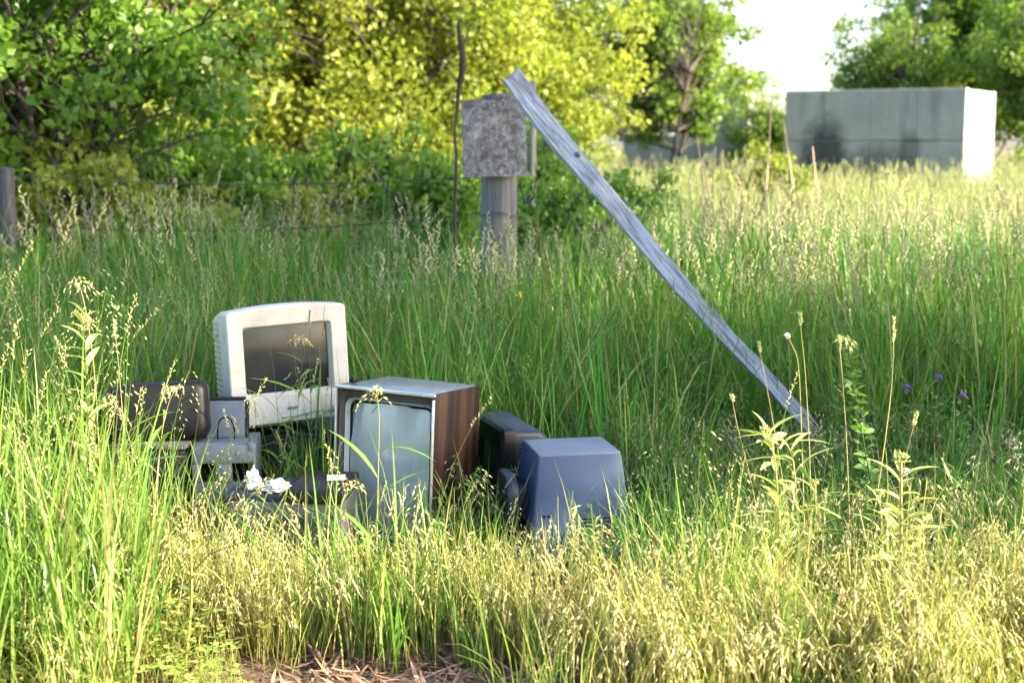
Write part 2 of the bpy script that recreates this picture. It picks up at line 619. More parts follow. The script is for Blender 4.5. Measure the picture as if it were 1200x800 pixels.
# ------------------------------------------------------------------ ground
def ground_material():
    m, nt, b = new_mat('soil')
    vec = tex_coords(nt)
    n1 = noise(nt, vec, 1.3, 6, 0.6)
    n2 = noise(nt, vec, 22, 6, 0.7, 0.4)
    n3 = noise(nt, vec, 90, 4, 0.7)
    c = ramp(nt, n2, [(0.3, (0.055, 0.036, 0.025)), (0.55, (0.13, 0.088, 0.060)), (0.75, (0.24, 0.17, 0.12))]).outputs[0]
    f = ramp(nt, n1, [(0.4, 0.0), (0.7, 0.5)])
    c = mixc(nt, f.outputs[0], c, (0.09, 0.085, 0.03))
    nt.links.new(c, b.inputs['Base Color'])
    b.inputs['Roughness'].default_value = 0.95
    h = mixc(nt, 0.5, n2, n3)
    bump(nt, b, h, 1.0, 0.03)
    return m


def ground_z(x, y):
    w = max(0.0, 1.0 - abs(y - 4.0) / 12.0)
    return w * (0.022 * mnoise.noise(Vector((x * 2.3, y * 2.3, 0.3))) + 0.012 * mnoise.noise(Vector((x * 7, y * 7, 3.1))))


def build_ground():
    xs = np.concatenate([-np.geomspace(4, 600, 22)[::-1], np.linspace(-3.9, 3.9, 66), np.geomspace(4, 600, 22)])
    ys = np.concatenate([-np.geomspace(0.5, 600, 14)[::-1], np.linspace(0, 9, 76), np.geomspace(9.2, 900, 34)])
    v = [(x, y, ground_z(x, y)) for y in ys for x in xs]
    nx = len(xs)
    f = [(j * nx + i, j * nx + i + 1, (j + 1) * nx + i + 1, (j + 1) * nx + i) for j in range(len(ys) - 1) for i in range(nx - 1)]
    o = link('ground', mesh('ground', v, f, 80), ground_material())
    tag(o, 'brown soil of the field, bare at the bottom of the picture', 'ground', kind='structure')


build_ground()

# ------------------------------------------------------------------ concrete blocks in the field
def build_concrete_tank():
    D = 30.0
    a = R(31)
    c = at(1128, 215, D)
    root = empty('concrete_tank', (0, 0, 0))
    tag(root, 'large square grey concrete tank with dark damp stains and a sunlit end wall', 'concrete tank')
    W, T, H = 3.92, 2.7, 2.54
    # right front corner stands at c; local x runs along the stained front, y away from the viewer
    root.location = (c.x, D, 0)
    root.rotation_euler = (0, 0, -a)
    t = 0.20
    link('front_wall', box_me('tank_front', W, t, H, 0.012, 1, (-W / 2, t / 2, H / 2)), M['concrete_front'], root)
    link('back_wall', box_me('tank_back', W, t, H - 0.004, 0.012, 1, (-W / 2, T - t / 2, H / 2)), M['concrete'], root)
    link('end_wall', box_me('tank_end', t, T - 2 * t - 0.004, H - 0.02, 0.012, 1, (-t / 2, T / 2, H / 2 - 0.01)), M['concrete'], root)
    link('end_wall', box_me('tank_end2', t, T - 2 * t - 0.004, H - 0.02, 0.012, 1, (-W + t / 2, T / 2, H / 2 - 0.01)), M['concrete'], root)
    # cast panels, proud of the front wall by a centimetre or so, joints between them
    xs = [-W, -3.05, -2.0, -1.0, 0.0]
    zs = [0.0, 1.45, H]
    for i in range(4):
        for j in range(2):
            w = xs[i + 1] - xs[i] - 0.006
            h = zs[j + 1] - zs[j] - 0.022
            me = box_me('cast_panel', w, 0.03, h, 0.002, 1)
            me.transform(Matrix.Translation((W / 2 + (xs[i] + xs[i + 1]) / 2, 0, (zs[j] + zs[j + 1]) / 2)))
            o = link('panel', me, M['concrete_front'], root, (-W / 2, -0.012 + 0.0015 * ((i + j) % 2), 0))
    return root


build_concrete_tank()


def build_concrete_ruin():
    D = 38.0
    c = at(792, 185, D)
    root = empty('concrete_ruin', (c.x, D, 0), (0, 0, R(-26)))
    tag(root, 'tall grey concrete block with a low side wall behind the middle tree', 'concrete block')
    link('block', box_me('ruin_block', 1.95, 1.0, 3.05, 0.02, 1, (1.0, 0.5, 1.525)), M['concrete'], root)
    link('low_wall', box_me('ruin_low', 1.55, 0.6, 1.5, 0.02, 1, (-0.79, 0.45, 0.75)), M['concrete'], root)
    link('coping', box_me('ruin_cap', 1.60, 0.7, 0.10, 0.012, 1, (-0.80, 0.45, 1.552)), M['concrete'], root)


build_concrete_ruin()


# ------------------------------------------------------------------ fence posts, panel, plank, wire
def rough_post_me(name, r, h, seed, sides=18, n=22, flat_side=0.0):
    V, F = [], []
    for i in range(n + 1):
        z = h * i / n
        for k in range(sides):
            t = 2 * math.pi * k / sides
            d = r * (1 + 0.10 * mnoise.noise(Vector((math.cos(t) * 2.2 + seed, math.sin(t) * 2.2, z * 0.6))) + 0.05 * mnoise.noise(Vector((math.cos(t) * 7, math.sin(t) * 7 + seed, z * 1.2))))
            d *= 1 - 0.10 * (z / h)
            zz = z + (0.02 * mnoise.noise(Vector((k * 0.9, seed, 1))) if i == n else 0)
            V.append((d * math.cos(t), d * math.sin(t), zz))
    for i in range(n):
        for k in range(sides):
            k2 = (k + 1) % sides
            F.append((i * sides + k, i * sides + k2, (i + 1) * sides + k2, (i + 1) * sides + k))
    V.append((0, 0, h + 0.012))
    top = len(V) - 1
    for k in range(sides):
        F.append((n * sides + k, n * sides + (k + 1) % sides, top))
    V.append((0, 0, 0))
    for k in range(sides):
        F.append(((k + 1) % sides, k, top + 1))
    return mesh(name, V, F, 50)


PY = 8.0
pc = at(582, 300, PY)
post = empty('wooden_post', (pc.x, PY, 0), (0, R(0.6), R(12)))
tag(post, 'thick grey weathered wooden post carrying the square panel', 'post')
link('shaft', rough_post_me('post_shaft', 0.108, at(582, 112, PY).z, 3.0), M['post_wood'], post)
for zz in (0.62, 0.98):
    pts = [(0.118 * math.cos(t), 0.118 * math.sin(t), zz + 0.012 * math.sin(3 * t + zz)) for t in np.linspace(0, 2 * math.pi, 25)]
    link('wire_wrap', tube_me('wire_wrap', pts, [0.0035] * 25, 5), M['wire'], post)

z0, z1 = at(580, 207, PY - 0.13).z, at(580, 117, PY - 0.13).z
pcx = at(579.5, 160, PY - 0.13).x
panel = tag(empty('weathered_panel', (pcx, PY - 0.135, (z0 + z1) / 2), (R(-2), R(-1.0), R(9))), 'square grey flaking particle board nailed to the wooden post', 'panel')


def ragged_panel(w, h, t):
    bm = bmesh.new()
    n = 22
    grid = {}
    for s, y in ((0, -t / 2), (1, t / 2)):
        for i in range(n + 1):
            for j in range(n + 1):
                x = -w / 2 + w * i / n
                z = -h / 2 + h * j / n
                e = 0.0
                if i in (0, n) or j in (0, n):
                    e = 0.006 * mnoise.noise(Vector((i * 1.1, j * 1.1, 5)))
                if j == n:
                    z += 0.012 * mnoise.noise(Vector((i * 0.35, 2.0, 8)))
                yy = y + (0.004 * mnoise.noise(Vector((i * 0.8, j * 0.8, s * 3))) if 0 < i < n and 0 < j < n else 0)
                grid[s, i, j] = bm.verts.new((x + e, yy + 0.010 * math.sin(2.2 * x / w), z + e))
    for i in range(n):
        for j in range(n):
            bm.faces.new([grid[0, i, j], grid[0, i + 1, j], grid[0, i + 1, j + 1], grid[0, i, j + 1]])
            bm.faces.new([grid[1, i, j], grid[1, i, j + 1], grid[1, i + 1, j + 1], grid[1, i + 1, j]])
    for i in range(n):
        bm.faces.new([grid[0, i, 0], grid[1, i, 0], grid[1, i + 1, 0], grid[0, i + 1, 0]])
        bm.faces.new([grid[0, i, n], grid[0, i + 1, n], grid[1, i + 1, n], grid[1, i, n]])
        bm.faces.new([grid[0, 0, i], grid[0, 0, i + 1], grid[1, 0, i + 1], grid[1, 0, i]])
        bm.faces.new([grid[0, n, i], grid[1, n, i], grid[1, n, i + 1], grid[0, n, i + 1]])
    return bm_mesh('panel_sheet', bm, 40)


link('sheet', ragged_panel(0.355, z1 - z0, 0.028), M['flake_board'], panel)
for sx, sz in ((-0.05, 0.16), (0.06, 0.15), (-0.04, -0.13), (0.05, -0.15)):
    link('nail', tube_me('nail', [(sx, -0.024, sz), (sx, -0.012, sz)], [0.005, 0.005], 8), M['wire'], panel)


def build_plank():
    A = at(600, 90, PY - 0.22)       # upper end, resting against the post
    B = at(951, 511, 5.35)           # lower end, in the grass
    B.z = max(B.z, 0.10)
    ax = (B - A)
    L = ax.length
    root = empty('leaning_plank', A)
    q = (-ax).to_track_quat('Z', 'Y')
    root.rotation_euler = q.to_euler()
    tag(root, 'long grey weathered plank leaning from the panel post down into the grass', 'plank')
    V, F = [], []
    n = 70
    prof = [(-1, -1), (-0.4, -1.06), (0.3, -0.97), (1, -1), (1.03, 0), (1, 1), (0.35, 0.95), (-0.3, 1.05), (-1, 1), (-0.98, 0)]
    m = len(prof)
    # which way is across the view
    inv = q.inverted()
    viewv = inv @ (A.lerp(B, 0.5) - Vector((0, 0, CAM_H))).normalized()
    base_ang = math.atan2(viewv.y, viewv.x)        # thickness runs along the view
    for i in range(n + 1):
        t = i / n
        s = Vector((0, 0, -L * t))
        wid = (0.054 - 0.029 * t) * (1 + 0.05 * mnoise.noise(Vector((t * 9, 0, 1))))
        if t < 0.31:
            wid *= 1.06
        elif t < 0.36:
            wid *= 1.06 - 0.10 * (t - 0.31) / 0.05
        thk = 0.021 * (1 + 0.1 * mnoise.noise(Vector((t * 7, 4, 1))))
        ang = base_ang + R(24 - 20 * t + 3 * math.sin(t * 9))
        u = Vector((-math.sin(ang), math.cos(ang), 0))
        w = Vector((math.cos(ang), math.sin(ang), 0))
        bow = u * (0.020 * math.sin(t * math.pi * 1.3) + 0.006 * math.sin(t * 11)) + w * (0.02 * math.sin(t * math.pi))
        for k, (a_, b_) in enumerate(prof):
            j = 0.0045 * mnoise.noise(Vector((k * 2.1, t * 22, 7))) + 0.003 * mnoise.noise(Vector((k * 3.7, t * 90, 2)))
            end = 0.0
            if i == 0:
                end = 0.07 * mnoise.noise(Vector((k * 1.7, 1.5, 2)))
            if i == n:
                end = 0.16 * mnoise.noise(Vector((k * 1.9, 4.5, 9)))
            V.append(s + bow + u * (a_ * wid + j) + w * (b_ * thk + j) + Vector((0, 0, end)))
    for i in range(n):
        for k in range(m):
            k2 = (k + 1) % m
            F.append((i * m + k, (i + 1) * m + k, (i + 1) * m + k2, i * m + k2))
    F.append(tuple(range(m)))
    F.append(tuple(n * m + k for k in range(m - 1, -1, -1)))
    me = mesh('plank_body', V, F, 45)
    link('board', me, M['plank'], root)
    # knot and nails
    for t, dx in ((0.285, 0.01),):
        pk = bmesh.new()
        bmesh.ops.create_uvsphere(pk, u_segments=10, v_segments=6, radius=0.014)
        ang = base_ang + R(24 - 20 * t)
        w = Vector((math.cos(ang), math.sin(ang), 0))
        mt = bm_mesh('knot', pk, 60)
        link('knot', mt, M['post_wood'], root, Vector((0, 0, -L * t)) - w * 0.009, None, (0.9, 0.9, 1.7))


build_plank()


def small_post(px, ptop, Y, r, label, mat, lean=0.0, cap=False):
    p = at(px, 250, Y)
    o = empty('fence_post', (p.x, Y, 0), (0, R(lean), rnd.uniform(0, 6)))
    tag(o, label, 'post', 'posts of the old wire fence')
    h = at(px, ptop, Y).z
    link('shaft', rough_post_me('fence_post_shaft', r, h, px * 0.13, 12, 14), mat, o)
    return o


small_post(10, 198, 9.6, 0.055, 'grey fence post at the left edge of the picture', M['post_dark'], 1)
small_post(89, 218, 10.5, 0.032, 'dark thin fence post in the leaves near the left edge', M['dead_bark'], -2)
small_post(624, 96, 12.0, 0.030, 'pale post top just behind the leaning plank', M['post_pale'], 0)


def wire_strand(px0, py0, Y0, px1, py1, Y1, label, sag):
    a, b = at(px0, py0, Y0), at(px1, py1, Y1)
    n = 50
    pts = []
    for i in range(n + 1):
        t = i / n
        p = a.lerp(b, t)
        p.z -= sag * 4 * t * (1 - t)
        pts.append(p)
    root = empty('barbed_wire', a)
    tag(root, label, 'wire', 'strands of the old wire fence')
    V, F = [], []
    tube_vf(V, F, [p - a for p in pts], [0.0032] * (n + 1), 5)
    link('strand', mesh('strand', V, F, 60), M['wire'], root)
    me = None
    for i in range(3, n, 4):
        p = pts[i] - a
        if me is None:
            V, F = [], []
            tube_vf(V, F, [(-0.012, 0, -0.018), (0.0, 0, 0.0), (0.010, 0, 0.018)], [0.0022, 0.004, 0.0022], 4)
            tube_vf(V, F, [(0.012, 0.006, -0.016), (0.0, 0, 0.0), (-0.012, -0.006, 0.016)], [0.0022, 0.004, 0.0022], 4)
            me = mesh('barb', V, F)
        link('barb', me, M['wire'], root, p, (rnd.uniform(0, 6), 0, rnd.uniform(-1, 1)))


wire_strand(12, 205, 9.0, 566, 207, 8.0, 'upper rusty wire strand running to the panel post', 0.05)
wire_strand(12, 262, 9.0, 566, 250, 8.0, 'lower rusty wire strand running to the panel post', 0.07)


def build_dead_stem():
    Y = 8.6
    px = [(532, 330), (533, 250), (535, 180), (533, 150), (537, 112), (542, 80), (541, 55), (537, 24)]
    rad = [0.010, 0.010, 0.010, 0.008, 0.014, 0.021, 0.020, 0.011]
    pts = [at(a, b, Y) for a, b in px]
    pts[0].z = 0
    base = pts[0].copy()
    # subdivide with a little wobble
    P, Q = [], []
    for i in range(len(pts) - 1):
        for k in range(5):
            t = k / 5
            p = pts[i].lerp(pts[i + 1], t) - base
            p += Vector((mnoise.noise(Vector((i + t, 0, 2))), mnoise.noise(Vector((i + t, 5, 2))), 0)) * 0.008
            P.append(p)
            Q.append((rad[i] * (1 - t) + rad[i + 1] * t) * (1 + 0.25 * mnoise.noise(Vector(((i + t) * 2.5, 9, 2)))))
    P.append(pts[-1] - base)
    Q.append(0.006)
    root = empty('dead_stem', base)
    tag(root, 'dark dead stem standing upright left of the panel, thick near its top', 'dead stem')
    link('stem', tube_me('dead_stem_body', P, Q, 8), M['dead_bark'], root)
    for k, dx in ((22, -0.10), (30, 0.06)):
        p = P[k]
        link('twig', tube_me('dead_twig', [p, p + Vector((dx * 0.5, 0.02, 0.06)), p + Vector((dx, 0.03, 0.14))], [0.005, 0.004, 0.002], 6), M['dead_bark'], root)


build_dead_stem()


# ------------------------------------------------------------------ the discarded electronics
def build_white_monitor():
    """17 inch tube monitor; local x right, -y towards the viewer, z up; origin under the middle of the bezel"""
    Y = 4.86
    c = at(344, 494, Y)
    root = empty('white_monitor', c, (R(-2), R(-1.8), R(27)))
    tag(root, 'white tube monitor with dark screen and ribbed cream sides, top of the heap', 'monitor')
    W, H = 0.430, 0.395
    cz = H / 2
    outer = lambda k, arch, y: lp(rr(W * k, H * k, 0.012, arch=arch, cz=cz), y)
    inner = lambda w, h, r, y: lp(rr(w, h, r, cz=cz + 0.022), y)
    loops = [outer(0.985, 0.013, 0.105), outer(1.0, 0.015, 0.07), outer(1.0, 0.015, 0.012), outer(0.993, 0.014, 0.003), outer(0.975, 0.013, 0.0),
             inner(0.322, 0.246, 0.012, 0.006), inner(0.316, 0.240, 0.010, 0.010), inner(0.300, 0.226, 0.010, 0.034)]
    bez = link('bezel', loft_me('wm_bezel', loops, False, False, 24), M['white_plastic'], root)
    # bulged screen
    link('screen', screen_me('wm_screen', 0.306, 0.232, 0.0, cz + 0.022, 0.037, 0.012), M['monitor_screen'], root)
    # rear shell
    b2 = lambda w, h, r, y, dz=0.0: lp(rr(w, h, r, arch=0.015, cz=cz + dz), y)
    shell = link('rear_shell', loft_me('wm_shell', [b2(0.402, 0.365, 0.02, 0.085), b2(0.402, 0.365, 0.02, 0.12), b2(0.385, 0.345, 0.025, 0.25), b2(0.30, 0.27, 0.03, 0.37), b2(0.26, 0.22, 0.03, 0.40)], False, True), M['cream_plastic'], root)
    # ribs of the cream side
    me = box_me('wm_rib', 0.012, 0.155, 0.011, 0.003, 1)
    for s in (-1, 1):
        for i in range(17):
            z = 0.035 + i * 0.0195
            link('rib', me, M['cream_plastic'], shell, (s * 0.1930, 0.18, z), (0, 0, s * R(3.5)))
    # power button, controls, lamp
    def cyl(r, d):
        bm = bmesh.new()
        bmesh.ops.create_cone(bm, cap_ends=True, segments=24, radius1=r, radius2=r * 0.92, depth=d)
        bmesh.ops.rotate(bm, verts=bm.verts, matrix=Matrix.Rotation(R(90), 3, 'X'))
        return bm_mesh('round_button', bm, 40)
    link('power_button', cyl(0.011, 0.010), M['white_plastic'], bez, (0.155, -0.001, 0.036))
    for i in range(4):
        link('control_button', box_me('wm_ctl', 0.020, 0.008, 0.006, 0.002, 1), M['white_plastic'], bez, (-0.03 + i * 0.026, 0.0, 0.022))
    link('logo_plate', box_me('wm_logo', 0.034, 0.004, 0.008, 0.001, 1), M['grey_plastic'], bez, (0.0, 0.0, 0.050))
    link('tilt_base', box_me('wm_foot', 0.22, 0.20, 0.028, 0.008, 2), M['cream_plastic'], root, (0, 0.17, -0.006))


build_white_monitor()


def build_wood_tv():
    Y = 4.40
    c = at(503, 600, Y)
    root = empty('wood_television', (c.x, Y, -0.01), (R(-3), R(0.8), R(-27)))
    tag(root, 'wood-grain cabinet television with pale blue-grey screen, front of the heap', 'television')
    W, H, D = 0.372, 0.590, 0.30
    # local: right front edge at x=0; the front faces -y
    X0, X1 = -W, 0.0
    xc = -W / 2
    t = 0.014
    link('side_panel', box_me('tv_side', t, D, H, 0.003, 2, (X1 - t / 2, D / 2, H / 2)), M['laminate'], root)
    link('side_panel', box_me('tv_side2', t, D, H, 0.003, 2, (X0 + t / 2, D / 2, H / 2)), M['laminate'], root)
    link('top_panel', box_me('tv_top', W - 2 * t - 0.002, D, t, 0.003, 2, (xc, D / 2, H - t / 2 + 0.001)), M['laminate_sky_sheen'], root)
    link('bottom_panel', box_me('tv_bottom', W - 2 * t - 0.002, D, t, 0.003, 2, (xc, D / 2, t / 2)), M['laminate'], root)
    # metal edge trim along the front of the cabinet
    link('edge_trim', box_me('tv_trim_t', W + 0.006, 0.010, 0.012, 0.003, 2, (xc, -0.005, H - 0.004)), M['silver_trim'], root)
    link('edge_trim', box_me('tv_trim_l', 0.007, 0.010, H - 0.02, 0.002, 2, (X0 + 0.003, -0.005, H / 2 - 0.006)), M['silver_trim'], root)
    link('edge_trim', box_me('tv_trim_r', 0.007, 0.010, H - 0.02, 0.002, 2, (X1 - 0.003, -0.005, H / 2 - 0.006)), M['silver_trim'], root)
    # recessed mask behind the trim; its mid grey takes in shade under the hood
    iw, ih = W - 2 * t, H - 2 * t
    zc = H / 2
    scz = H - t - 0.030 - 0.223
    loops = [lp(rr(iw, ih, 0.003, cx=xc, cz=zc), -0.002), lp(rr(iw - 0.004, ih - 0.004, 0.003, cx=xc, cz=zc), 0.030), lp(rr(0.334, 0.446, 0.030, cx=xc, cz=scz), 0.040)]
    link('mask', loft_me('tv_mask', loops, False, False), M['worn_grey'], root)
    ring = [lp(rr(0.338, 0.452, 0.030, cx=xc, cz=scz), 0.048), lp(rr(0.336, 0.450, 0.030, cx=xc, cz=scz), 0.026), lp(rr(0.332, 0.446, 0.029, cx=xc, cz=scz), 0.022),
            lp(rr(0.322, 0.436, 0.028, cx=xc, cz=scz), 0.036), lp(rr(0.318, 0.432, 0.028, cx=xc, cz=scz), 0.05)]
    bz = link('bezel', loft_me('tv_bezel', ring, False, False), M['silver_bezel'], root)
    gas = [lp(rr(0.320, 0.434, 0.028, cx=xc, cz=scz), 0.044), lp(rr(0.302, 0.416, 0.026, cx=xc, cz=scz), 0.046)]
    link('gasket', loft_me('tv_gasket', gas, False, False), M['hole'], bz)
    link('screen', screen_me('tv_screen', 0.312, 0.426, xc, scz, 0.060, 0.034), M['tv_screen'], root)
    # control strip under the tube
    strip = link('control_strip', box_me('tv_ctl', 0.29, 0.012, 0.066, 0.004, 2, (xc, 0.034, 0.052)), M['silver_bezel'], root)
    for i, r in ((0, 0.024), (1, 0.024), (2, 0.012)):
        bm = bmesh.new()
        bmesh.ops.create_cone(bm, cap_ends=True, segments=28, radius1=r, radius2=r * 0.86, depth=0.024)
        bmesh.ops.rotate(bm, verts=bm.verts, matrix=Matrix.Rotation(R(90), 3, 'X'))
        link('knob', bm_mesh('tv_knob', bm, 40), M['dark_plastic'], strip, (xc - 0.09 + 0.085 * i, 0.018, 0.052))
    # back cover
    b2 = lambda w, h, r, y: lp(rr(w, h, r, cx=xc, cz=zc), y)
    link('back_cover', loft_me('tv_back', [b2(W - 0.034, H - 0.034, 0.01, D - 0.02), b2(W - 0.05, H - 0.05, 0.02, D + 0.01), b2(0.2, 0.3, 0.03, D + 0.09), b2(0.16, 0.24, 0.03, D + 0.10)], False, True), M['black_plastic'], root)
    link('cap', box_me('tv_cap', 0.022, 0.026, 0.018, 0.006, 2, (X0 + 0.03, 0.05, H + 0.012)), M['black_plastic'], root)


build_wood_tv()


def build_blue_monitor():
    """tube monitor lying on its face: the rear panel looks up, the bezel is down in the grass"""
    Y = 4.48
    c = at(680, 600, Y)
    root = empty('blue_grey_monitor', (c.x - 0.03, Y, 0), (R(0), 0, R(11)))
    tag(root, 'blue-grey tube monitor lying face down, right end of the heap', 'monitor')
    H = 0.40
    def sec(w, d, r, z, dx=0.0, dy=0.0):
        return [(x + dx, y + dy, z) for x, y in rr(w, d, r)]
    body = [sec(0.345, 0.33, 0.012, 0.05), sec(0.335, 0.32, 0.010, 0.12), sec(0.268, 0.245, 0.007, H - 0.004), sec(0.262, 0.239, 0.006, H)]
    hs = link('housing', loft_me('bm_housing', body, False, False, 30), M['sky_tint_plastic'], root)
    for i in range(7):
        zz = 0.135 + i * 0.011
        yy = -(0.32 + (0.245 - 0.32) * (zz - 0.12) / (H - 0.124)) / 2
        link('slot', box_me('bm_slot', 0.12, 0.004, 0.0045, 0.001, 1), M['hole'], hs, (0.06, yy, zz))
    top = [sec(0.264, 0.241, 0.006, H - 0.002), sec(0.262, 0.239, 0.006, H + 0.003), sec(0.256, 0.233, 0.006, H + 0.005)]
    link('rear_panel', loft_me('bm_top', top, False, True, 30), M['sky_lit_top_plastic'], root)
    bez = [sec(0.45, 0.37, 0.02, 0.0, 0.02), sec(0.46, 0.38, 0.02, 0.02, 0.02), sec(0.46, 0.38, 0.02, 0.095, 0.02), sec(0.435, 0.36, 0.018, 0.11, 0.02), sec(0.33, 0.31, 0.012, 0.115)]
    link('bezel', loft_me('bm_bezel', bez, True, True, 30), M['sky_tint_plastic'], root)
    # tilt stand on the left flank, socket plate, screws and slots
    link('stand_neck', box_me('bm_neck', 0.05, 0.10, 0.10, 0.01, 2, (-0.172, 0.0, 0.23)), M['slate_plastic'], root)
    st = [[(-0.195 + x * 0.0, y, z) for x, y, z in lp(rr(0.19, 0.20, 0.03), 0)], ]
    disc = [[(-0.192, a, 0.225 + b) for a, b in rr(0.20, 0.20, 0.06)], [(-0.212, a, 0.225 + b) for a, b in rr(0.21, 0.21, 0.06)], [(-0.226, a, 0.225 + b) for a, b in rr(0.20, 0.20, 0.06)]]
    link('stand_foot', loft_me('bm_foot', disc, True, True, 40), M['slate_plastic'], root)
    for sx in (-0.12, -0.105):
        link('screw', tube_me('bm_screw', [(sx, -0.1500, 0.215), (sx, -0.140, 0.215)], [0.004, 0.004], 10), M['hole'], hs)


build_blue_monitor()


def build_black_monitor():
    Y = 4.80
    c = at(588, 560, Y)
    root = empty('black_tube_monitor', (c.x - 0.06, Y, 0.0), (0, R(0), R(-72)))
    tag(root, 'black tube monitor with slotted casing half hidden behind the wood-grain television', 'monitor')
    H, W = 0.43, 0.40
    cz = H / 2
    # its screen looks left, away from the viewer; the casing tapers to the right
    s = lambda w, h, r, y, dz=0: lp(rr(w, h, r, cz=cz + dz), y)
    bez = [s(W - 0.01, H - 0.01, 0.02, 0.05), s(W, H, 0.02, 0.04), s(W, H, 0.02, 0.01), s(W - 0.02, H - 0.02, 0.02, 0), s(0.32, 0.25, 0.012, 0.004, 0.02), s(0.30, 0.23, 0.012, 0.03, 0.02)]
    link('bezel', loft_me('km_bezel', bez, False, False), M['black_plastic'], root)
    link('screen', screen_me('km_screen', 0.304, 0.234, 0.0, cz + 0.02, 0.032, 0.012), M['monitor_screen'], root)
    sh = [s(W - 0.02, H - 0.02, 0.02, 0.045), s(W - 0.025, H - 0.025, 0.02, 0.135), s(0.31, 0.32, 0.025, 0.215, -0.02), s(0.24, 0.24, 0.03, 0.245, -0.03)]
    kh = link('housing', loft_me('km_shell', sh, False, True, 35), M['slate_plastic'], root)
    me = box_me('km_slot', 0.012, 0.06, 0.0042, 0.001, 1)
    for i in range(22):
        link('slot', me, M['hole'], kh, ((W - 0.021) / 2 - 0.004, 0.095, 0.09 + i * 0.0135))


build_black_monitor()


def build_black_shell():
    """rounded black casing on the left, stacked on a flat dark unit whose lit top is coloured grey"""
    Y = 4.58
    zt = at(185, 516, Y).z
    root0 = empty('flat_unit', (at(172, 530, Y).x, Y + 0.02, 0), (0, 0, R(-4)))
    tag(root0, 'low dark unit, its lit top shown as a grey lid, under the rounded black casing', 'electronic unit')
    fub = link('body', box_me('fu_body', 0.27, 0.26, zt - 0.024, 0.012, 2, (0, 0.08, (zt - 0.024) / 2)), M['dark_plastic'], root0)
    link('lid', box_me('fu_lid', 0.285, 0.275, 0.020, 0.006, 2, (0, 0.08, zt - 0.0115)), M['worn_grey'], root0)  # paler than the body: light on the top is put into the colour
    for i in range(5):
        link('slot', box_me('fu_slot', 0.16, 0.008, 0.006, 0.001, 1), M['hole'], fub, (-0.02, -0.051, 0.10 + 0.022 * i))
    H = 0.195
    root = empty('black_casing', (at(187, 510, Y).x, Y - 0.02, zt), (R(-9), R(-2.5), R(8)))
    tag(root, 'rounded black plastic casing with a moulded rim, far left of the heap', 'casing')
    W = 0.325
    s = lambda w, h, r, y, dz=0: lp(rr(w, h, r, n=6, cz=H / 2 + dz), y)
    fr = [s(W - 0.07, H - 0.07, 0.03, -0.010), s(W - 0.03, H - 0.03, 0.035, -0.006), s(W - 0.010, H - 0.010, 0.036, 0.004), s(W, H, 0.038, 0.022), s(W, H, 0.038, 0.085), s(W - 0.008, H - 0.008, 0.035, 0.093)]
    link('shell', loft_me('bc_shell', fr, True, True, 50), M['black_plastic'], root)
    rm = [s(W - 0.004, H - 0.004, 0.038, 0.090), s(W + 0.006, H + 0.006, 0.04, 0.094), s(W + 0.006, H + 0.006, 0.04, 0.112), s(W - 0.01, H - 0.01, 0.04, 0.118)]
    link('rim', loft_me('bc_rim', rm, True, True, 50), M['dark_plastic'], root)
    bk = [[(x + 0.03, y, z) for x, y, z in l] for l in (s(0.26, 0.14, 0.03, 0.115, 0.005), s(0.27, 0.13, 0.03, 0.16, 0.005), s(0.24, 0.11, 0.03, 0.20, 0.005))]
    link('rear_bulge', loft_me('bc_back', bk, True, True, 50), M['dark_plastic'], root)
    link('foot', box_me('bc_foot', 0.10, 0.06, 0.030, 0.006, 2, (0.06, 0.05, 0.008)), M['hole'], root)


build_black_shell()


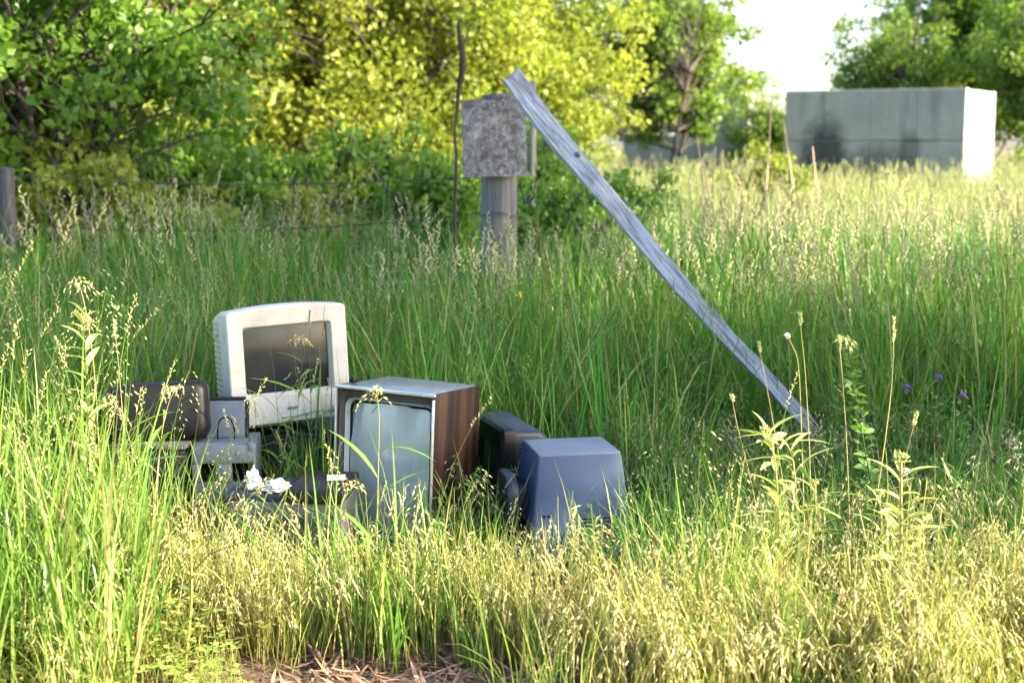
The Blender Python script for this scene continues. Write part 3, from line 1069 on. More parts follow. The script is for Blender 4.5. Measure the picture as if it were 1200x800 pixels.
def build_grey_chassis():
    """open pale grey chassis: sloping upper plate with a wire bail, body with two dark openings"""
    Y = 4.56
    ztop = at(262, 522, Y).z
    root = empty('grey_chassis', (at(262, 560, Y).x, Y, 0), (0, 0, R(4)))
    tag(root, 'pale grey open chassis with two dark openings and a wire loop', 'chassis')
    W = 0.205
    H = ztop
    # face with openings, built as a frame of bars round each opening
    def bar(x0, x1, z0, z1, name='face_bar', y=0.0, d=0.02, mat='grey_plastic'):
        link(name, box_me('gc_bar', x1 - x0, d, z1 - z0, 0.004, 2, ((x0 + x1) / 2, y + d / 2, (z0 + z1) / 2)), M[mat], root)
    hw = W / 2
    zl, zh = H - 0.122, H - 0.060
    bar(-hw, hw, zh, H, y=-0.001, d=0.022)
    bar(-hw, -hw + 0.028, zl, zh - 0.001)
    bar(-hw + 0.078, hw - 0.075, zl, zh - 0.001, y=-0.006, d=0.026)
    bar(hw - 0.012, hw, zl, zh - 0.001)
    bar(-hw, hw, 0.0, zl - 0.001, y=-0.001, d=0.022)
    link('dark_inside', box_me('gc_in', W - 0.01, 0.012, zh - zl + 0.01, 0.002, 1, (0, 0.07, (zl + zh) / 2)), M['hole'], root)
    link('side_wall', box_me('gc_sw', 0.010, 0.19, H - 0.006, 0.003, 1, (-hw + 0.006, 0.118, H / 2 - 0.004)), M['dark_plastic'], root)
    link('side_wall', box_me('gc_sw2', 0.010, 0.19, H - 0.006, 0.003, 1, (hw - 0.006, 0.118, H / 2 - 0.004)), M['grey_plastic'], root)
    link('shelf', box_me('gc_shelf', W - 0.004, 0.19, 0.012, 0.004, 2, (0, 0.116, H - 0.004)), M['grey_plastic'], root)
    # upper plate leaning back
    pl = empty('dummy') if False else None
    me = box_me('gc_plate', 0.130, 0.010, 0.125, 0.004, 2, (0, 0, 0.0625))
    link('upper_plate', me, M['grey_plastic'], root, (-0.005, 0.12, H + 0.002), (R(-14), 0, 0))
    link('plate_edge', box_me('gc_edge', 0.134, 0.016, 0.012, 0.003, 1, (0, 0, 0.131)), M['dark_plastic'], root, (-0.005, 0.12, H + 0.002), (R(-14), 0, 0))
    link('plate_edge', box_me('gc_edge2', 0.012, 0.016, 0.124, 0.003, 1, (0.0715, 0, 0.062)), M['dark_plastic'], root, (-0.005, 0.12, H + 0.002), (R(-14), 0, 0))
    pts = []
    for i in range(17):
        t = i / 16
        pts.append((0.0 + 0.026 * math.cos(math.pi * (1 - t)) + 0.004 * t, 0.075, H + 0.006 + 0.075 * math.sin(math.pi * t) ** 0.55))
    link('wire_loop', tube_me('gc_loop', pts, [0.003] * 17, 6), M['black_plastic'], root)
    for sx in (-0.05, 0.05):
        link('screw', tube_me('gc_screw', [(sx, -0.006, H - 0.025), (sx, 0.002, H - 0.025)], [0.005, 0.005], 10), M['silver_trim'], root)
    link('rounded_corner', box_me('gc_corner', 0.03, 0.05, 0.035, 0.012, 3, (hw - 0.012, 0.022, H - 0.008)), M['grey_plastic'], root)


build_grey_chassis()


def build_dark_case():
    Y = 4.84
    zt = at(345, 500, Y).z - 0.030
    root = empty('computer_case', (at(345, 530, Y).x, Y, 0), (0, 0, R(8)))
    tag(root, 'black desktop computer case in the grass under the white tube monitor', 'computer case')
    W = 0.40
    link('case_body', box_me('dc_body', W, 0.40, zt, 0.006, 2, (0, 0.22, zt / 2)), M['dark_plastic'], root)
    dcf = link('front_panel', box_me('dc_front', W - 0.008, 0.022, zt - 0.012, 0.005, 2, (0, 0.010, zt / 2)), M['black_plastic'], root)
    for z in (0.75, 0.5):
        link('drive_cover', box_me('dc_drive', 0.15, 0.012, 0.04, 0.003, 2, (0.09, -0.004, zt * z)), M['slate_plastic'], dcf)
    for i in range(6):
        link('slot', box_me('dc_slot', 0.12, 0.005, 0.005, 0.001, 1), M['hole'], dcf, (-0.09, -0.0015, zt * 0.35 + i * 0.014))


build_dark_case()


def build_low_printer():
    """low dark box in front of the heap, its lid with a white label, worn grey end"""
    Y = 4.20
    root = empty('low_printer', (at(332, 600, Y).x, Y, 0), (0, 0, R(-5)))
    tag(root, 'low dark printer-like box with a white label on its lid, in front of the monitors', 'printer')
    zt = at(370, 562, Y + 0.12).z
    W, D = 0.37, 0.26
    def shear(co):
        return co
    lpb = link('body', box_me('lp_body', W - 0.012, D - 0.012, zt - 0.045, 0.010, 2, (0, D / 2, (zt - 0.045) / 2)), M['worn_grey'], root)
    # lid: lower on the left, stepped
    lpl = link('lid', box_me('lp_lid', 0.175, D, 0.042, 0.008, 3, (W / 2 - 0.0875, D / 2, zt - 0.022)), M['dark_plastic'], root)
    link('lid', box_me('lp_lid2', W - 0.177, D - 0.02, 0.032, 0.010, 3, (-W / 2 + (W - 0.177) / 2, D / 2 + 0.01, zt - 0.037)), M['slate_plastic'], root, None, (0, R(-2.0), 0))
    link('label', box_me('lp_label', 0.058, 0.075, 0.0016, 0.0005, 1), M['paper'], lpl, (W / 2 - 0.055, D / 2 + 0.03, zt + 0.0014), (0, 0, R(12)))
    for i in range(4):
        link('rib', box_me('lp_rib', 0.010, 0.012, zt - 0.09, 0.004, 2, (W / 2 - 0.03 - i * 0.045, 0.004, (zt - 0.09) / 2 + 0.01)), M['worn_grey'], lpb)
    return zt


LPZ = build_low_printer()


def crumpled(name, root_name, loc, size, seed, mat, label, cat, rot=0):
    bm = bmesh.new()
    bmesh.ops.create_icosphere(bm, subdivisions=4, radius=1.0)
    for v in bm.verts:
        p = v.co.copy()
        k = 1 + 0.18 * mnoise.noise(p * 9.0) + 0.55 * mnoise.noise(p * 1.7 + Vector((seed, 0, 0))) + 0.30 * mnoise.noise(p * 4.1 + Vector((0, seed, 0)))
        v.co = Vector((p.x * k * size[0], p.y * k * size[1], max(0.0, (p.z * k + 0.55)) * size[2]))
    me = bm_mesh(name, bm)
    o = link(root_name, me, mat, None, loc, (0, 0, rot))
    tag(o, label, cat)
    return o


pz = at(296, 574, 4.30)
crumpled('wad1', 'crumpled_paper', (pz.x, 4.30, LPZ - 0.022), (0.022, 0.020, 0.036), 3.3, M['paper'], 'upright crumpled white paper on the left of the printer lid', 'paper')
pz = at(325, 590, 4.27)
crumpled('wad2', 'crumpled_sheet', (pz.x, 4.27, LPZ - 0.022), (0.042, 0.035, 0.020), 8.1, M['paper'], 'flattened white wad of paper behind the golden seed heads', 'paper')
pz = at(264, 612, 4.10)
crumpled('foam', 'foam_scrap', (pz.x, 4.10, 0.0), (0.045, 0.03, 0.11), 1.4, M['pale_foam'], 'pale green-grey foam scrap standing in the grass beside the printer', 'scrap')


# ------------------------------------------------------------------ trees
def leaf_cloud(rng, centres, radii, counts, size, flat_=0.75):
    """leaf-sized folded faces round clump centres -> verts, faces, tint"""
    P, S, T = [], [], []
    for c, r, n in zip(centres, radii, counts):
        d = rng.normal(size=(n, 3))
        d /= np.linalg.norm(d, axis=1)[:, None] + 1e-9
        k = rng.uniform(0.15, 1.0, size=(n, 1)) ** 0.6
        p = np.asarray(c) + d * k * r * np.array([1, 1, flat_])
        P.append(p)
        T.append(np.clip(rng.normal(0.5, 0.22, n) + rng.normal(0, 0.18), 0, 1))
    P = np.concatenate(P)
    T = np.concatenate(T)
    n = len(P)
    L = size * rng.uniform(0.6, 1.3, n)[:, None]
    ax = rng.normal(size=(n, 3)) + np.array([0, 0, -0.4])
    ax /= np.linalg.norm(ax, axis=1)[:, None]
    nr = rng.normal(size=(n, 3)) * 0.8 + np.array([0, 0, 0.8])
    sd = np.cross(ax, nr)
    sd /= np.linalg.norm(sd, axis=1)[:, None] + 1e-9
    nn = np.cross(sd, ax)
    a = P - ax * L * 0.5
    b = P + sd * L * 0.33 + nn * L * 0.08 + ax * L * -0.02
    c_ = P + ax * L * 0.5
    d = P - sd * L * 0.33 + nn * L * 0.08 + ax * L * -0.02
    V = np.stack([a, b, c_, d], 1).reshape(-1, 3)
    return V, T


def leaves_mesh(name, V, T):
    n = len(T)
    me = bpy.data.meshes.new(name)
    me.vertices.add(n * 4)
    me.vertices.foreach_set('co', V.astype(np.float32).ravel())
    me.loops.add(n * 4)
    me.loops.foreach_set('vertex_index', np.arange(n * 4, dtype=np.int32))
    me.polygons.add(n)
    me.polygons.foreach_set('loop_start', np.arange(0, n * 4, 4, dtype=np.int32))
    me.polygons.foreach_set('loop_total', np.full(n, 4, dtype=np.int32))
    at_ = me.attributes.new('tint', 'FLOAT_COLOR', 'POINT')
    c = np.ones((n * 4, 4), np.float32)
    c[:, 0] = np.repeat(T, 4)
    c[:, 1] = 0.5
    at_.data.foreach_set('color', c.ravel())
    me.update()
    me.validate()
    return me


def tree_parts(seed, H, tr, cz, rx, rz, n_clump, leaves, size, clump_r, stems=1, low=0.1, shell=0.55):
    """wood mesh (trunk, limbs, twigs) and crown mesh of one tree kind, base at the origin"""
    rng = np.random.default_rng(seed)
    V, F = [], []
    tops = []
    for s in range(stems):
        lean = rng.normal(0, 0.10 + 0.12 * (stems > 1), 2)
        path, rad = [], []
        n = 12
        for i in range(n + 1):
            t = i / n
            path.append(Vector((lean[0] * H * t + 0.10 * math.sin(t * 4 + s + seed), lean[1] * H * t + 0.08 * math.cos(t * 3 + s) - 0.08, H * 0.86 * t)))
            rad.append(tr * (1 - 0.85 * t) * (0.7 if s else 1.0) + (tr * 0.5 * max(0, 0.08 - t) / 0.08) + 0.006)
        tube_vf(V, F, path, rad, 8)
        tops.append((path, rad))
    cen, rads, cnt = [], [], []
    for k in range(n_clump):
        d = rng.normal(size=3)
        d /= np.linalg.norm(d)
        q = rng.uniform(shell, 1.0) if rng.random() < 0.8 else rng.uniform(0.1, shell)
        c = np.array([d[0] * rx, d[1] * rx, d[2] * rz]) * q * (1 + 0.16 * math.sin(3 * math.atan2(d[1], d[0]) + seed)) + np.array([0, 0, cz])
        if c[2] < low:
            c[2] = low + rng.uniform(0, 0.4)
        cen.append(c)
        r = clump_r * rng.uniform(0.65, 1.35)
        rads.append(r)
        cnt.append(max(6, int(leaves * (r / clump_r) ** 2)))
        path, rad = tops[k % stems]
        # a limb from the trunk up and out to the clump
        ti = max(1, min(len(path) - 2, int(len(path) * (0.15 + 0.62 * max(0, (c[2] - 0.5)) / H))))
        p0 = path[ti]
        p2 = Vector(c)
        p1 = p0.lerp(p2, 0.5) + Vector((0, 0, -0.10 * (p2 - p0).length + 0.12))
        pts = []
        rr_ = []
        r0 = min(rad[ti] * 0.4, tr * 0.24)
        for j in range(6):
            t = j / 5
            pts.append(p0 * ((1 - t) ** 2) + p1 * (2 * t * (1 - t)) + p2 * t * t + Vector(rng.normal(0, 0.02, 3)))
            rr_.append(r0 * (1 - t) * 0.9 + 0.006)
        tube_vf(V, F, pts, rr_, 5, False)
        for j in range(3):
            e = p2 + Vector(rng.normal(0, r * 0.6, 3))
            tube_vf(V, F, [pts[4], pts[4].lerp(e, 0.5) + Vector(rng.normal(0, 0.02, 3)), e], [0.007, 0.005, 0.003], 3, False)
    wood = mesh('tree_wood_%d' % seed, V, F, 60)
    LV, T = leaf_cloud(rng, cen, rads, cnt, size)
    return wood, leaves_mesh('tree_crown_%d' % seed, LV, T)


KIND = {}


def tree(kind, name, x, y, label, rz=0.0, s=1.0, group=None, sz=1.0, cat='tree'):
    wood, crown, bark, leaf = KIND[kind]
    o = empty(name, (x, y, ground_z(x, y) - 0.02), (0, 0, rz))
    tag(o, label, cat, group)
    link('trunk', wood, bark, o, None, None, (s, s, s * sz))
    link('crown', crown, leaf, o, None, None, (s, s, s * sz))
    return o


def kind(name, bark, leaf, *a, **k):
    w, c = tree_parts(*a, **k)
    KIND[name] = (w, c, M[bark], M[leaf])


kind('near', 'bark', 'leaf_dark', 11, 4.4, 0.05, 1.85, 2.0, 1.75, 130, 115, 0.092, 0.34, stems=3, low=0.32, shell=0.35)
kind('thicket', 'bark', 'leaf_yellow', 12, 5.6, 0.06, 2.5, 2.0, 2.5, 190, 150, 0.10, 0.42, stems=3, low=0.35, shell=0.4)
kind('thicket_two', 'bark', 'leaf_yellow', 13, 5.0, 0.06, 2.3, 1.8, 2.3, 170, 150, 0.095, 0.40, stems=2, low=0.35, shell=0.4)
kind('field_tree', 'bark', 'leaf_mid', 14, 6.4, 0.06, 3.8, 2.3, 2.5, 240, 150, 0.14, 0.46, stems=2, low=1.75, shell=0.4)
kind('far_tree', 'bark', 'leaf_mid', 15, 7.2, 0.10, 3.8, 2.5, 3.4, 170, 120, 0.15, 0.54, stems=2, low=0.5, shell=0.4)
kind('shrub', 'bark', 'leaf_bush', 16, 1.05, 0.016, 0.75, 0.52, 0.60, 60, 70, 0.055, 0.16, stems=4, low=0.15, shell=0.4)
kind('pale_shrub', 'bark', 'leaf_yellow', 17, 1.05, 0.016, 0.7, 0.62, 0.6, 55, 70, 0.07, 0.18, stems=4, low=0.15, shell=0.4)
kind('shade_tree', 'bark', 'leaf_mid', 18, 8.4, 0.16, 5.6, 2.2, 2.7, 230, 150, 0.15, 0.50, stems=1, low=2.2, shell=0.3)

kind('shade_high', 'bark', 'leaf_mid', 19, 8.4, 0.16, 6.65, 2.2, 1.4, 170, 140, 0.15, 0.48, stems=1, low=5.0, shell=0.3)

tree('near', 'leafy_tree', -3.75, 11.2, 'dark leafy tree with several bare stems at the upper left', 0.4)
tree('near', 'leafy_tree', -5.6, 12.4, 'dark leafy tree cut off by the left edge', 2.2, 1.1)
G = 'trees of the sunlit thicket'
tree('thicket', 'thicket_tree', -5.2, 17.0, 'yellow-green thicket tree directly behind the dark leafy tree', 0.3, 1.0, G)
tree('thicket_two', 'thicket_tree', -3.1, 18.2, 'yellow-green thicket tree above the white monitor', 1.4, 1.1, G)
tree('thicket', 'thicket_tree', -1.6, 19.6, 'yellow-green thicket tree left of the dead stem', 2.9, 1.0, G)
tree('thicket_two', 'thicket_tree', -0.2, 21.4, 'yellow-green thicket tree behind the square panel', 4.0, 1.15, G)
tree('thicket', 'thicket_tree', 0.35, 24.5, 'yellow-green thicket tree at the right end of the thicket', 5.1, 0.95, G)
G2 = 'background trees behind the thicket'
tree('far_tree', 'background_tree', -8.4, 27, 'background tree behind the left of the thicket', 0.2, 1.15, G2)
tree('far_tree', 'background_tree', -4.2, 29, 'background tree behind the middle of the thicket', 1.9, 1.1, G2)
tree('far_tree', 'background_tree', -1.2, 31, 'background tree behind the right of the thicket', 3.3, 1.0, G2)
tree('field_tree', 'field_tree', at(776, 180, 34).x, 34, 'green tree with gaps standing before the concrete block', 0.6, 0.92)
tree('far_tree', 'field_tree', at(902, 180, 36).x, 36, 'small dark tree just left of the concrete tank', 2.0, 0.46, sz=0.92)
G3 = 'trees behind the concrete tank'
tree('far_tree', 'tank_tree', at(1050, 180, 44).x, 44, 'tree rising over the middle of the concrete tank', 0.9, 0.88, G3, sz=1.0)
tree('field_tree', 'tank_tree', at(1150, 180, 46).x, 46, 'tree rising over the sunlit end of the concrete tank', 2.7, 1.25, G3)
tree('far_tree', 'tank_tree', at(1225, 180, 40).x, 40, 'tree at the right edge, down to the grass beside the tank', 4.4, 0.95, G3)
tree('pale_shrub', 'pale_shrub', at(905, 230, 21).x, 21.5, 'pale yellow-green shrub before the dark stain of the tank', 0.3, 1.05, None, 1.05, 'shrub')
G4 = 'low dark shrubs along the old fence'
for x, y, rz_, sc_, lab in ((0.30, 9.6, 0.3, 1.0, 'dark shrub right behind the panel post'), (-0.60, 11.0, 1.9, 1.15, 'shrub just left of the panel post'), (-1.25, 12.0, 3.1, 1.3, 'shrub behind the wire, right of the white monitor'),
                           (-2.00, 11.4, 4.3, 1.15, 'shrub behind the wire, above the white monitor'), (-2.75, 12.2, 0.9, 1.35, 'shrub at the right foot of the dark leafy tree'), (-3.55, 10.9, 2.2, 1.0, 'shrub at the left foot of the dark leafy tree'),
                           (0.95, 12.6, 5.3, 1.0, 'shrub seen under the leaning plank'), (0.20, 13.2, 1.2, 1.35, 'shrub behind the dark one at the panel post'), (-4.35, 12.2, 3.6, 1.3, 'shrub at the left edge of the picture')):
    tree('shrub', 'low_shrub', x, y, lab, rz_, sc_, G4, cat='shrub')

for x, y, rz_, sc_, lab in ((-3.25, 10.1, 0.4, 1.15, 'bright leafy shrub behind the wire at the far left'), (-2.45, 10.3, 2.4, 1.0, 'bright leafy shrub behind the wire right of the far left one'), (-1.55, 10.7, 4.4, 0.95, 'bright leafy shrub behind the wire nearest the dead stem')):
    tree('pale_shrub', 'bright_shrub', x, y, lab, rz_, sc_, 'bright shrubs behind the wire', cat='shrub')

# trees standing along the lane to the right of the picture; their crowns shade the heap and the post
u = Vector((math.cos(R(SUN_AZ)), math.sin(R(SUN_AZ)), 0))
nrm = Vector((-u.y, u.x, 0))


def lane_tree(s, t, label, rz, sc, szz=1.0, k='shade_tree'):
    p = nrm * s + u * t
    tree(k, 'lane_tree', p.x, p.y, label, rz, sc, 'trees along the lane outside the picture', szz)


lane_tree(5.48, 8.0, 'lane tree nearest the heap, outside the right edge', 0.2, 0.70, 1.48)
lane_tree(5.02, 8.6, 'slim lane tree before the nearest one, outside the right edge', 1.1, 0.5, 2.15)
lane_tree(8.5, 7.2, 'lane tree second from the heap, outside the right edge', 2.0, 0.95, 1.04, 'shade_high')
lane_tree(12.0, 6.0, 'lane tree third from the heap, outside the right edge', 3.6, 0.95, 1.02, 'shade_high')


# trees on the far side of the lane behind the viewer; the tubes of the television and monitor mirror them
GB_ = 'trees behind the viewer'
tree('far_tree', 'roadside_tree', -13.0, -7.0, 'roadside tree behind the viewer, furthest left', 0.5, 1.0, GB_)
tree('far_tree', 'roadside_tree', -9.0, -12.5, 'roadside tree behind the viewer, second from left', 1.7, 1.1, GB_)
tree('far_tree', 'roadside_tree', 2.5, -15.0, 'roadside tree behind the viewer, third from left', 2.7, 1.0, GB_)
tree('far_tree', 'roadside_tree', 7.5, -13.5, 'roadside tree behind the viewer, furthest right', 3.7, 1.1, GB_)


# ------------------------------------------------------------------ grass: clumps, then scattering
class GB:
    def __init__(self):
        self.v, self.f, self.t, self.m = [], [], [], []

    def face(self, idx, mi=0):
        self.f.append(idx)
        self.m.append(mi)

    def blade(self, base, az, length, lean, curve, width, nseg=5, tint=None, mi=0, twist=0.0, tipw=0.0):
        tint = rnd.random() if tint is None else tint
        p = Vector(base)
        d = Vector((math.cos(az), math.sin(az), 0))
        pts = [p.copy()]
        for i in range(nseg):
            t = (i + 0.5) / nseg
            th = lean + curve * t ** 1.6
            p = p + (d * math.sin(th) + Vector((0, 0, math.cos(th)))) * (length / nseg)
            pts.append(p.copy())
        b0 = len(self.v)
        for i, q in enumerate(pts[:-1]):
            t = i / nseg
            w = width * (0.55 + 0.9 * t - 1.35 * t * t + 0.02) * 1.3
            a = az + math.pi / 2 + twist * t
            s = Vector((math.cos(a), math.sin(a), 0)) * (w * 0.5)
            self.v += [q - s, q + s]
            self.t += [(tint, t)] * 2
        self.v.append(pts[-1])
        self.t.append((tint, 1.0))
        for i in range(nseg - 1):
            k = b0 + 2 * i
            self.face((k, k + 1, k + 3, k + 2), mi)
        k = b0 + 2 * (nseg - 1)
        self.face((k, k + 1, k + 2), mi)
        return pts

    def stem(self, pts, r0, r1, mi=0, tint=0.5, sides=3):
        b0 = len(self.v)
        n = len(pts)
        for i, p in enumerate(pts):
            r = r0 + (r1 - r0) * i / (n - 1)
            for k in range(sides):
                a = 2 * math.pi * k / sides
                self.v.append(Vector(p) + Vector((math.cos(a) * r, math.sin(a) * r, 0)))
                self.t.append((tint, i / (n - 1)))
        for i in range(n - 1):
            for k in range(sides):
                k2 = (k + 1) % sides
                self.face((b0 + i * sides + k, b0 + i * sides + k2, b0 + (i + 1) * sides + k2, b0 + (i + 1) * sides + k), mi)

    def hair(self, p, q, w, mi=0, tint=0.6):
        p, q = Vector(p), Vector(q)
        a = (q - p).cross(Vector((rnd.gauss(0, 1), rnd.gauss(0, 1), 0.3)))
        a = a.normalized() * (w * 0.5)
        b0 = len(self.v)
        self.v += [p - a, p + a, q]
        self.t += [(tint, 0.7)] * 3
        self.face((b0, b0 + 1, b0 + 2), mi)

    def spikelet(self, p, d, L, w, mi=1, awn=0.0, tint=None):
        tint = rnd.random() if tint is None else tint
        p = Vector(p)
        d = Vector(d).normalized()
        a = d.cross(Vector((0.31, 0.2, 0.93)))
        if a.length < 0.05:
            a = d.cross(Vector((1, 0, 0)))
        a.normalize()
        b = d.cross(a)
        b0 = len(self.v)
        self.v.append(p)
        m = p + d * (L * 0.42)
        for k in range(3):
            t = 2.094 * k
            self.v.append(m + (a * math.cos(t) + b * math.sin(t)) * w)
        self.v.append(p + d * L)
        self.t += [(tint, 0.5)] * 5
        for k in range(3):
            k2 = (k + 1) % 3
            self.face((b0, b0 + 1 + k, b0 + 1 + k2), mi)
            self.face((b0 + 4, b0 + 1 + k2, b0 + 1 + k), mi)
        if awn > 0:
            for q in range(2):
                e = p + d * (L + awn) + (a * rnd.uniform(-1, 1) + b * rnd.uniform(-1, 1)) * awn * 0.5
                b1 = len(self.v)
                m2 = p + d * (L * 0.7)
                self.v += [m2 - a * 0.0006, m2 + a * 0.0006, e]
                self.t += [(tint, 0.8)] * 3
                self.face((b1, b1 + 1, b1 + 2), mi)

    def mesh(self, name, mats):
        me = bpy.data.meshes.new(name)
        me.from_pydata([tuple(p) for p in self.v], [], self.f)
        for m in mats:
            me.materials.append(m)
        me.polygons.foreach_set('material_index', self.m)
        at_ = me.attributes.new('tint', 'FLOAT_COLOR', 'POINT')
        c = np.ones((len(self.v), 4), np.float32)
        c[:, :2] = np.array(self.t)
        at_.data.foreach_set('color', c.ravel())
        for p in me.polygons:
            p.use_smooth = True
        me.update()
        return me


def arc(base, az, L, lean, curve, n=7):
    p = Vector(base)
    d = Vector((math.cos(az), math.sin(az), 0))
    out = [p.copy()]
    for i in range(n):
        t = (i + 0.5) / n
        th = lean + curve * t ** 2.2
        p = p + (d * math.sin(th) + Vector((0, 0, math.cos(th)))) * (L / n)
        out.append(p.copy())
    return out


def at_path(pts, t):
    x = t * (len(pts) - 1)
    i = min(int(x), len(pts) - 2)
    return Vector(pts[i]).lerp(Vector(pts[i + 1]), x - i)


def panicle(g, pts, start, n, Lb, spl, spw, awn, droop_az, mi, mi_stem=0, droop=1.0):
    """drooping brome panicle along the upper part of a stem"""
    for i in range(n):
        t = start + (1 - start) * (i + rnd.random() * 0.5) / n
        p = at_path(pts, min(t, 1))
        az = droop_az + rnd.gauss(0, 0.8)
        l = Lb * rnd.uniform(0.5, 1.2) * (1.15 - 0.7 * (t - start) / (1 - start + 1e-6))
        d = Vector((math.cos(az), math.sin(az), 0))
        q1 = p + d * l * 0.55 + Vector((0, 0, l * 0.35))
        q2 = p + d * l * 0.95 + Vector((0, 0, l * (0.35 - 0.55 * droop)))
        g.hair(p, q1, 0.0011, mi_stem)
        g.hair(q1, q2, 0.0009, mi_stem)
        g.spikelet(q2, d * 0.45 + Vector((rnd.gauss(0, 0.2), rnd.gauss(0, 0.2), -0.9 * droop + 0.2)), spl * rnd.uniform(0.7, 1.2), spw, mi, awn)
        if rnd.random() < 0.5:
            g.spikelet(q1, d * 0.6 + Vector((rnd.gauss(0, 0.2), rnd.gauss(0, 0.2), -0.6 * droop)), spl * rnd.uniform(0.6, 1.0), spw, mi, awn)


def clump_green(h, nb, w, spread, seeds=0, lush=False):
    g = GB()
    for i in range(nb):
        a = rnd.uniform(0, 6.283)
        r = spread * math.sqrt(rnd.random())
        base = (r * math.cos(a), r * math.sin(a), -0.01)
        g.blade(base, rnd.gauss(a, 0.9), h * rnd.uniform(0.45, 1.1), abs(rnd.gauss(0.05, 0.09)), rnd.uniform(0.05, 0.9) if rnd.random() < 0.75 else rnd.uniform(1.0, 2.4), w * rnd.uniform(0.6, 1.25), 5, twist=rnd.uniform(-1.2, 1.2))
    for i in range(seeds):
        a = rnd.uniform(0, 6.283)
        pts = arc((rnd.uniform(-spread, spread) * 0.6, rnd.uniform(-spread, spread) * 0.6, 0), a, h * rnd.uniform(1.0, 1.35), abs(rnd.gauss(0.03, 0.06)), rnd.uniform(0.1, 0.8))
        g.stem(pts, 0.0013, 0.0006, 0, 0.75)
        k = rnd.random()
        if k < 0.55:
            panicle(g, pts, 0.80, 9, 0.055, 0.017, 0.0018, 0.0, a, 1, 0, 0.8)
        else:
            for j in range(16):
                t = 0.86 + 0.14 * j / 16
                d = Vector((rnd.gauss(0, 1), rnd.gauss(0, 1), 1.6))
                g.spikelet(at_path(pts, t), d, 0.013, 0.0019, 1)
    return g


def clump_gold(h, nst, nb, spread):
    g = GB()
    mainaz = rnd.uniform(0, 6.283)
    for i in range(nst):
        a = rnd.uniform(0, 6.283)
        r = spread * math.sqrt(rnd.random())
        base = (r * math.cos(a), r * math.sin(a), -0.01)
        az = rnd.gauss(mainaz, 1.1)
        pts = arc(base, az, h * rnd.uniform(0.7, 1.15), abs(rnd.gauss(0.04, 0.08)), rnd.uniform(0.5, 1.5))
        g.stem(pts, 0.0014, 0.0007, 0, rnd.random())
        panicle(g, pts, 0.70, rnd.randint(5, 8), 0.060, 0.028, 0.0026, 0.018, az, 1, 0, 1.0)
    for i in range(nb * 2):
        a = rnd.uniform(0, 6.283)
        r = spread * 1.5 * math.sqrt(rnd.random())
        g.blade((r * math.cos(a), r * math.sin(a), -0.01), rnd.uniform(0, 6.28), h * rnd.uniform(0.6, 1.2), abs(rnd.gauss(0.05, 0.08)), rnd.uniform(0.0, 0.7), 0.0030 * rnd.uniform(0.6, 1.3), 5, twist=rnd.uniform(-1, 1))
    for i in range(nb):
        a = rnd.uniform(0, 6.283)
        r = spread * math.sqrt(rnd.random())
        g.blade((r * math.cos(a), r * math.sin(a), -0.01), rnd.uniform(0, 6.28), h * rnd.uniform(0.35, 0.8), abs(rnd.gauss(0.1, 0.15)), rnd.uniform(0.2, 1.8), 0.0036 * rnd.uniform(0.6, 1.3), 4, twist=rnd.uniform(-1, 1))
    return g


def clump_field(h, nb, spread, seeds):
    g = GB()
    for i in range(nb):
        a = rnd.uniform(0, 6.283)
        r = spread * math.sqrt(rnd.random())
        g.blade((r * math.cos(a), r * math.sin(a), -0.01), rnd.uniform(0, 6.28), h * rnd.uniform(0.5, 1.05), abs(rnd.gauss(0.05, 0.10)), rnd.uniform(0.1, 1.2), 0.009 * rnd.uniform(0.6, 1.3), 4, twist=rnd.uniform(-1, 1))
    for i in range(seeds):
        a = rnd.uniform(0, 6.283)
        r = spread * math.sqrt(rnd.random())
        pts = arc((r * math.cos(a), r * math.sin(a), 0), rnd.uniform(0, 6.28), h * rnd.uniform(0.95, 1.35), abs(rnd.gauss(0.03, 0.05)), rnd.uniform(0, 0.6), 4)
        g.stem(pts, 0.0022, 0.0012, 1, 0.5)
        for j in range(5):
            g.spikelet(at_path(pts, 0.84 + 0.13 * j / 5), Vector((rnd.gauss(0, 0.4), rnd.gauss(0, 0.4), 1)), 0.04, 0.006, 1)
    return g


def clump_clover(h, n, spread):
    g = GB()
    for i in range(n):
        a = rnd.uniform(0, 6.283)
        r = spread * math.sqrt(rnd.random())
        hh = h * rnd.uniform(0.4, 1.1)
        pts = arc((r * math.cos(a), r * math.sin(a), 0), rnd.uniform(0, 6.28), hh, rnd.uniform(0, 0.25), rnd.uniform(0, 0.4), 3)
        g.stem(pts, 0.0010, 0.0008, 0, 0.5)
        top = pts[-1]
        for k in range(3):
            az = a + 2.094 * k
            L = rnd.uniform(0.009, 0.018)
            d = Vector((math.cos(az), math.sin(az), rnd.uniform(-0.2, 0.4))).normalized()
            s = d.cross(Vector((0, 0, 1))).normalized()
            b0 = len(g.v)
            tt = rnd.random()
            g.v += [top, top + d * L * 0.5 + s * L * 0.38, top + d * L, top + d * L * 0.5 - s * L * 0.38]
            g.t += [(tt, 0.5)] * 4
            g.face((b0, b0 + 1, b0 + 2, b0 + 3), 0)
    return g


def clump_weed(h, n, spread):
    """broad-leaved meadow herbs"""
    g = GB()
    for i in range(n):
        a = rnd.uniform(0, 6.283)
        r = spread * math.sqrt(rnd.random())
        pts = arc((r * math.cos(a), r * math.sin(a), 0), rnd.uniform(0, 6.28), h * rnd.uniform(0.5, 1.1), rnd.uniform(0, 0.2), rnd.uniform(0, 0.5), 5)
        g.stem(pts, 0.0016, 0.0008, 0, 0.5)
        for k in range(11):
            p = at_path(pts, 0.2 + 0.8 * k / 11)
            g.blade(p, a + k * 2.4, rnd.uniform(0.025, 0.055), rnd.uniform(0.7, 1.2), rnd.uniform(0.2, 0.8), rnd.uniform(0.006, 0.011), 3)
    return g


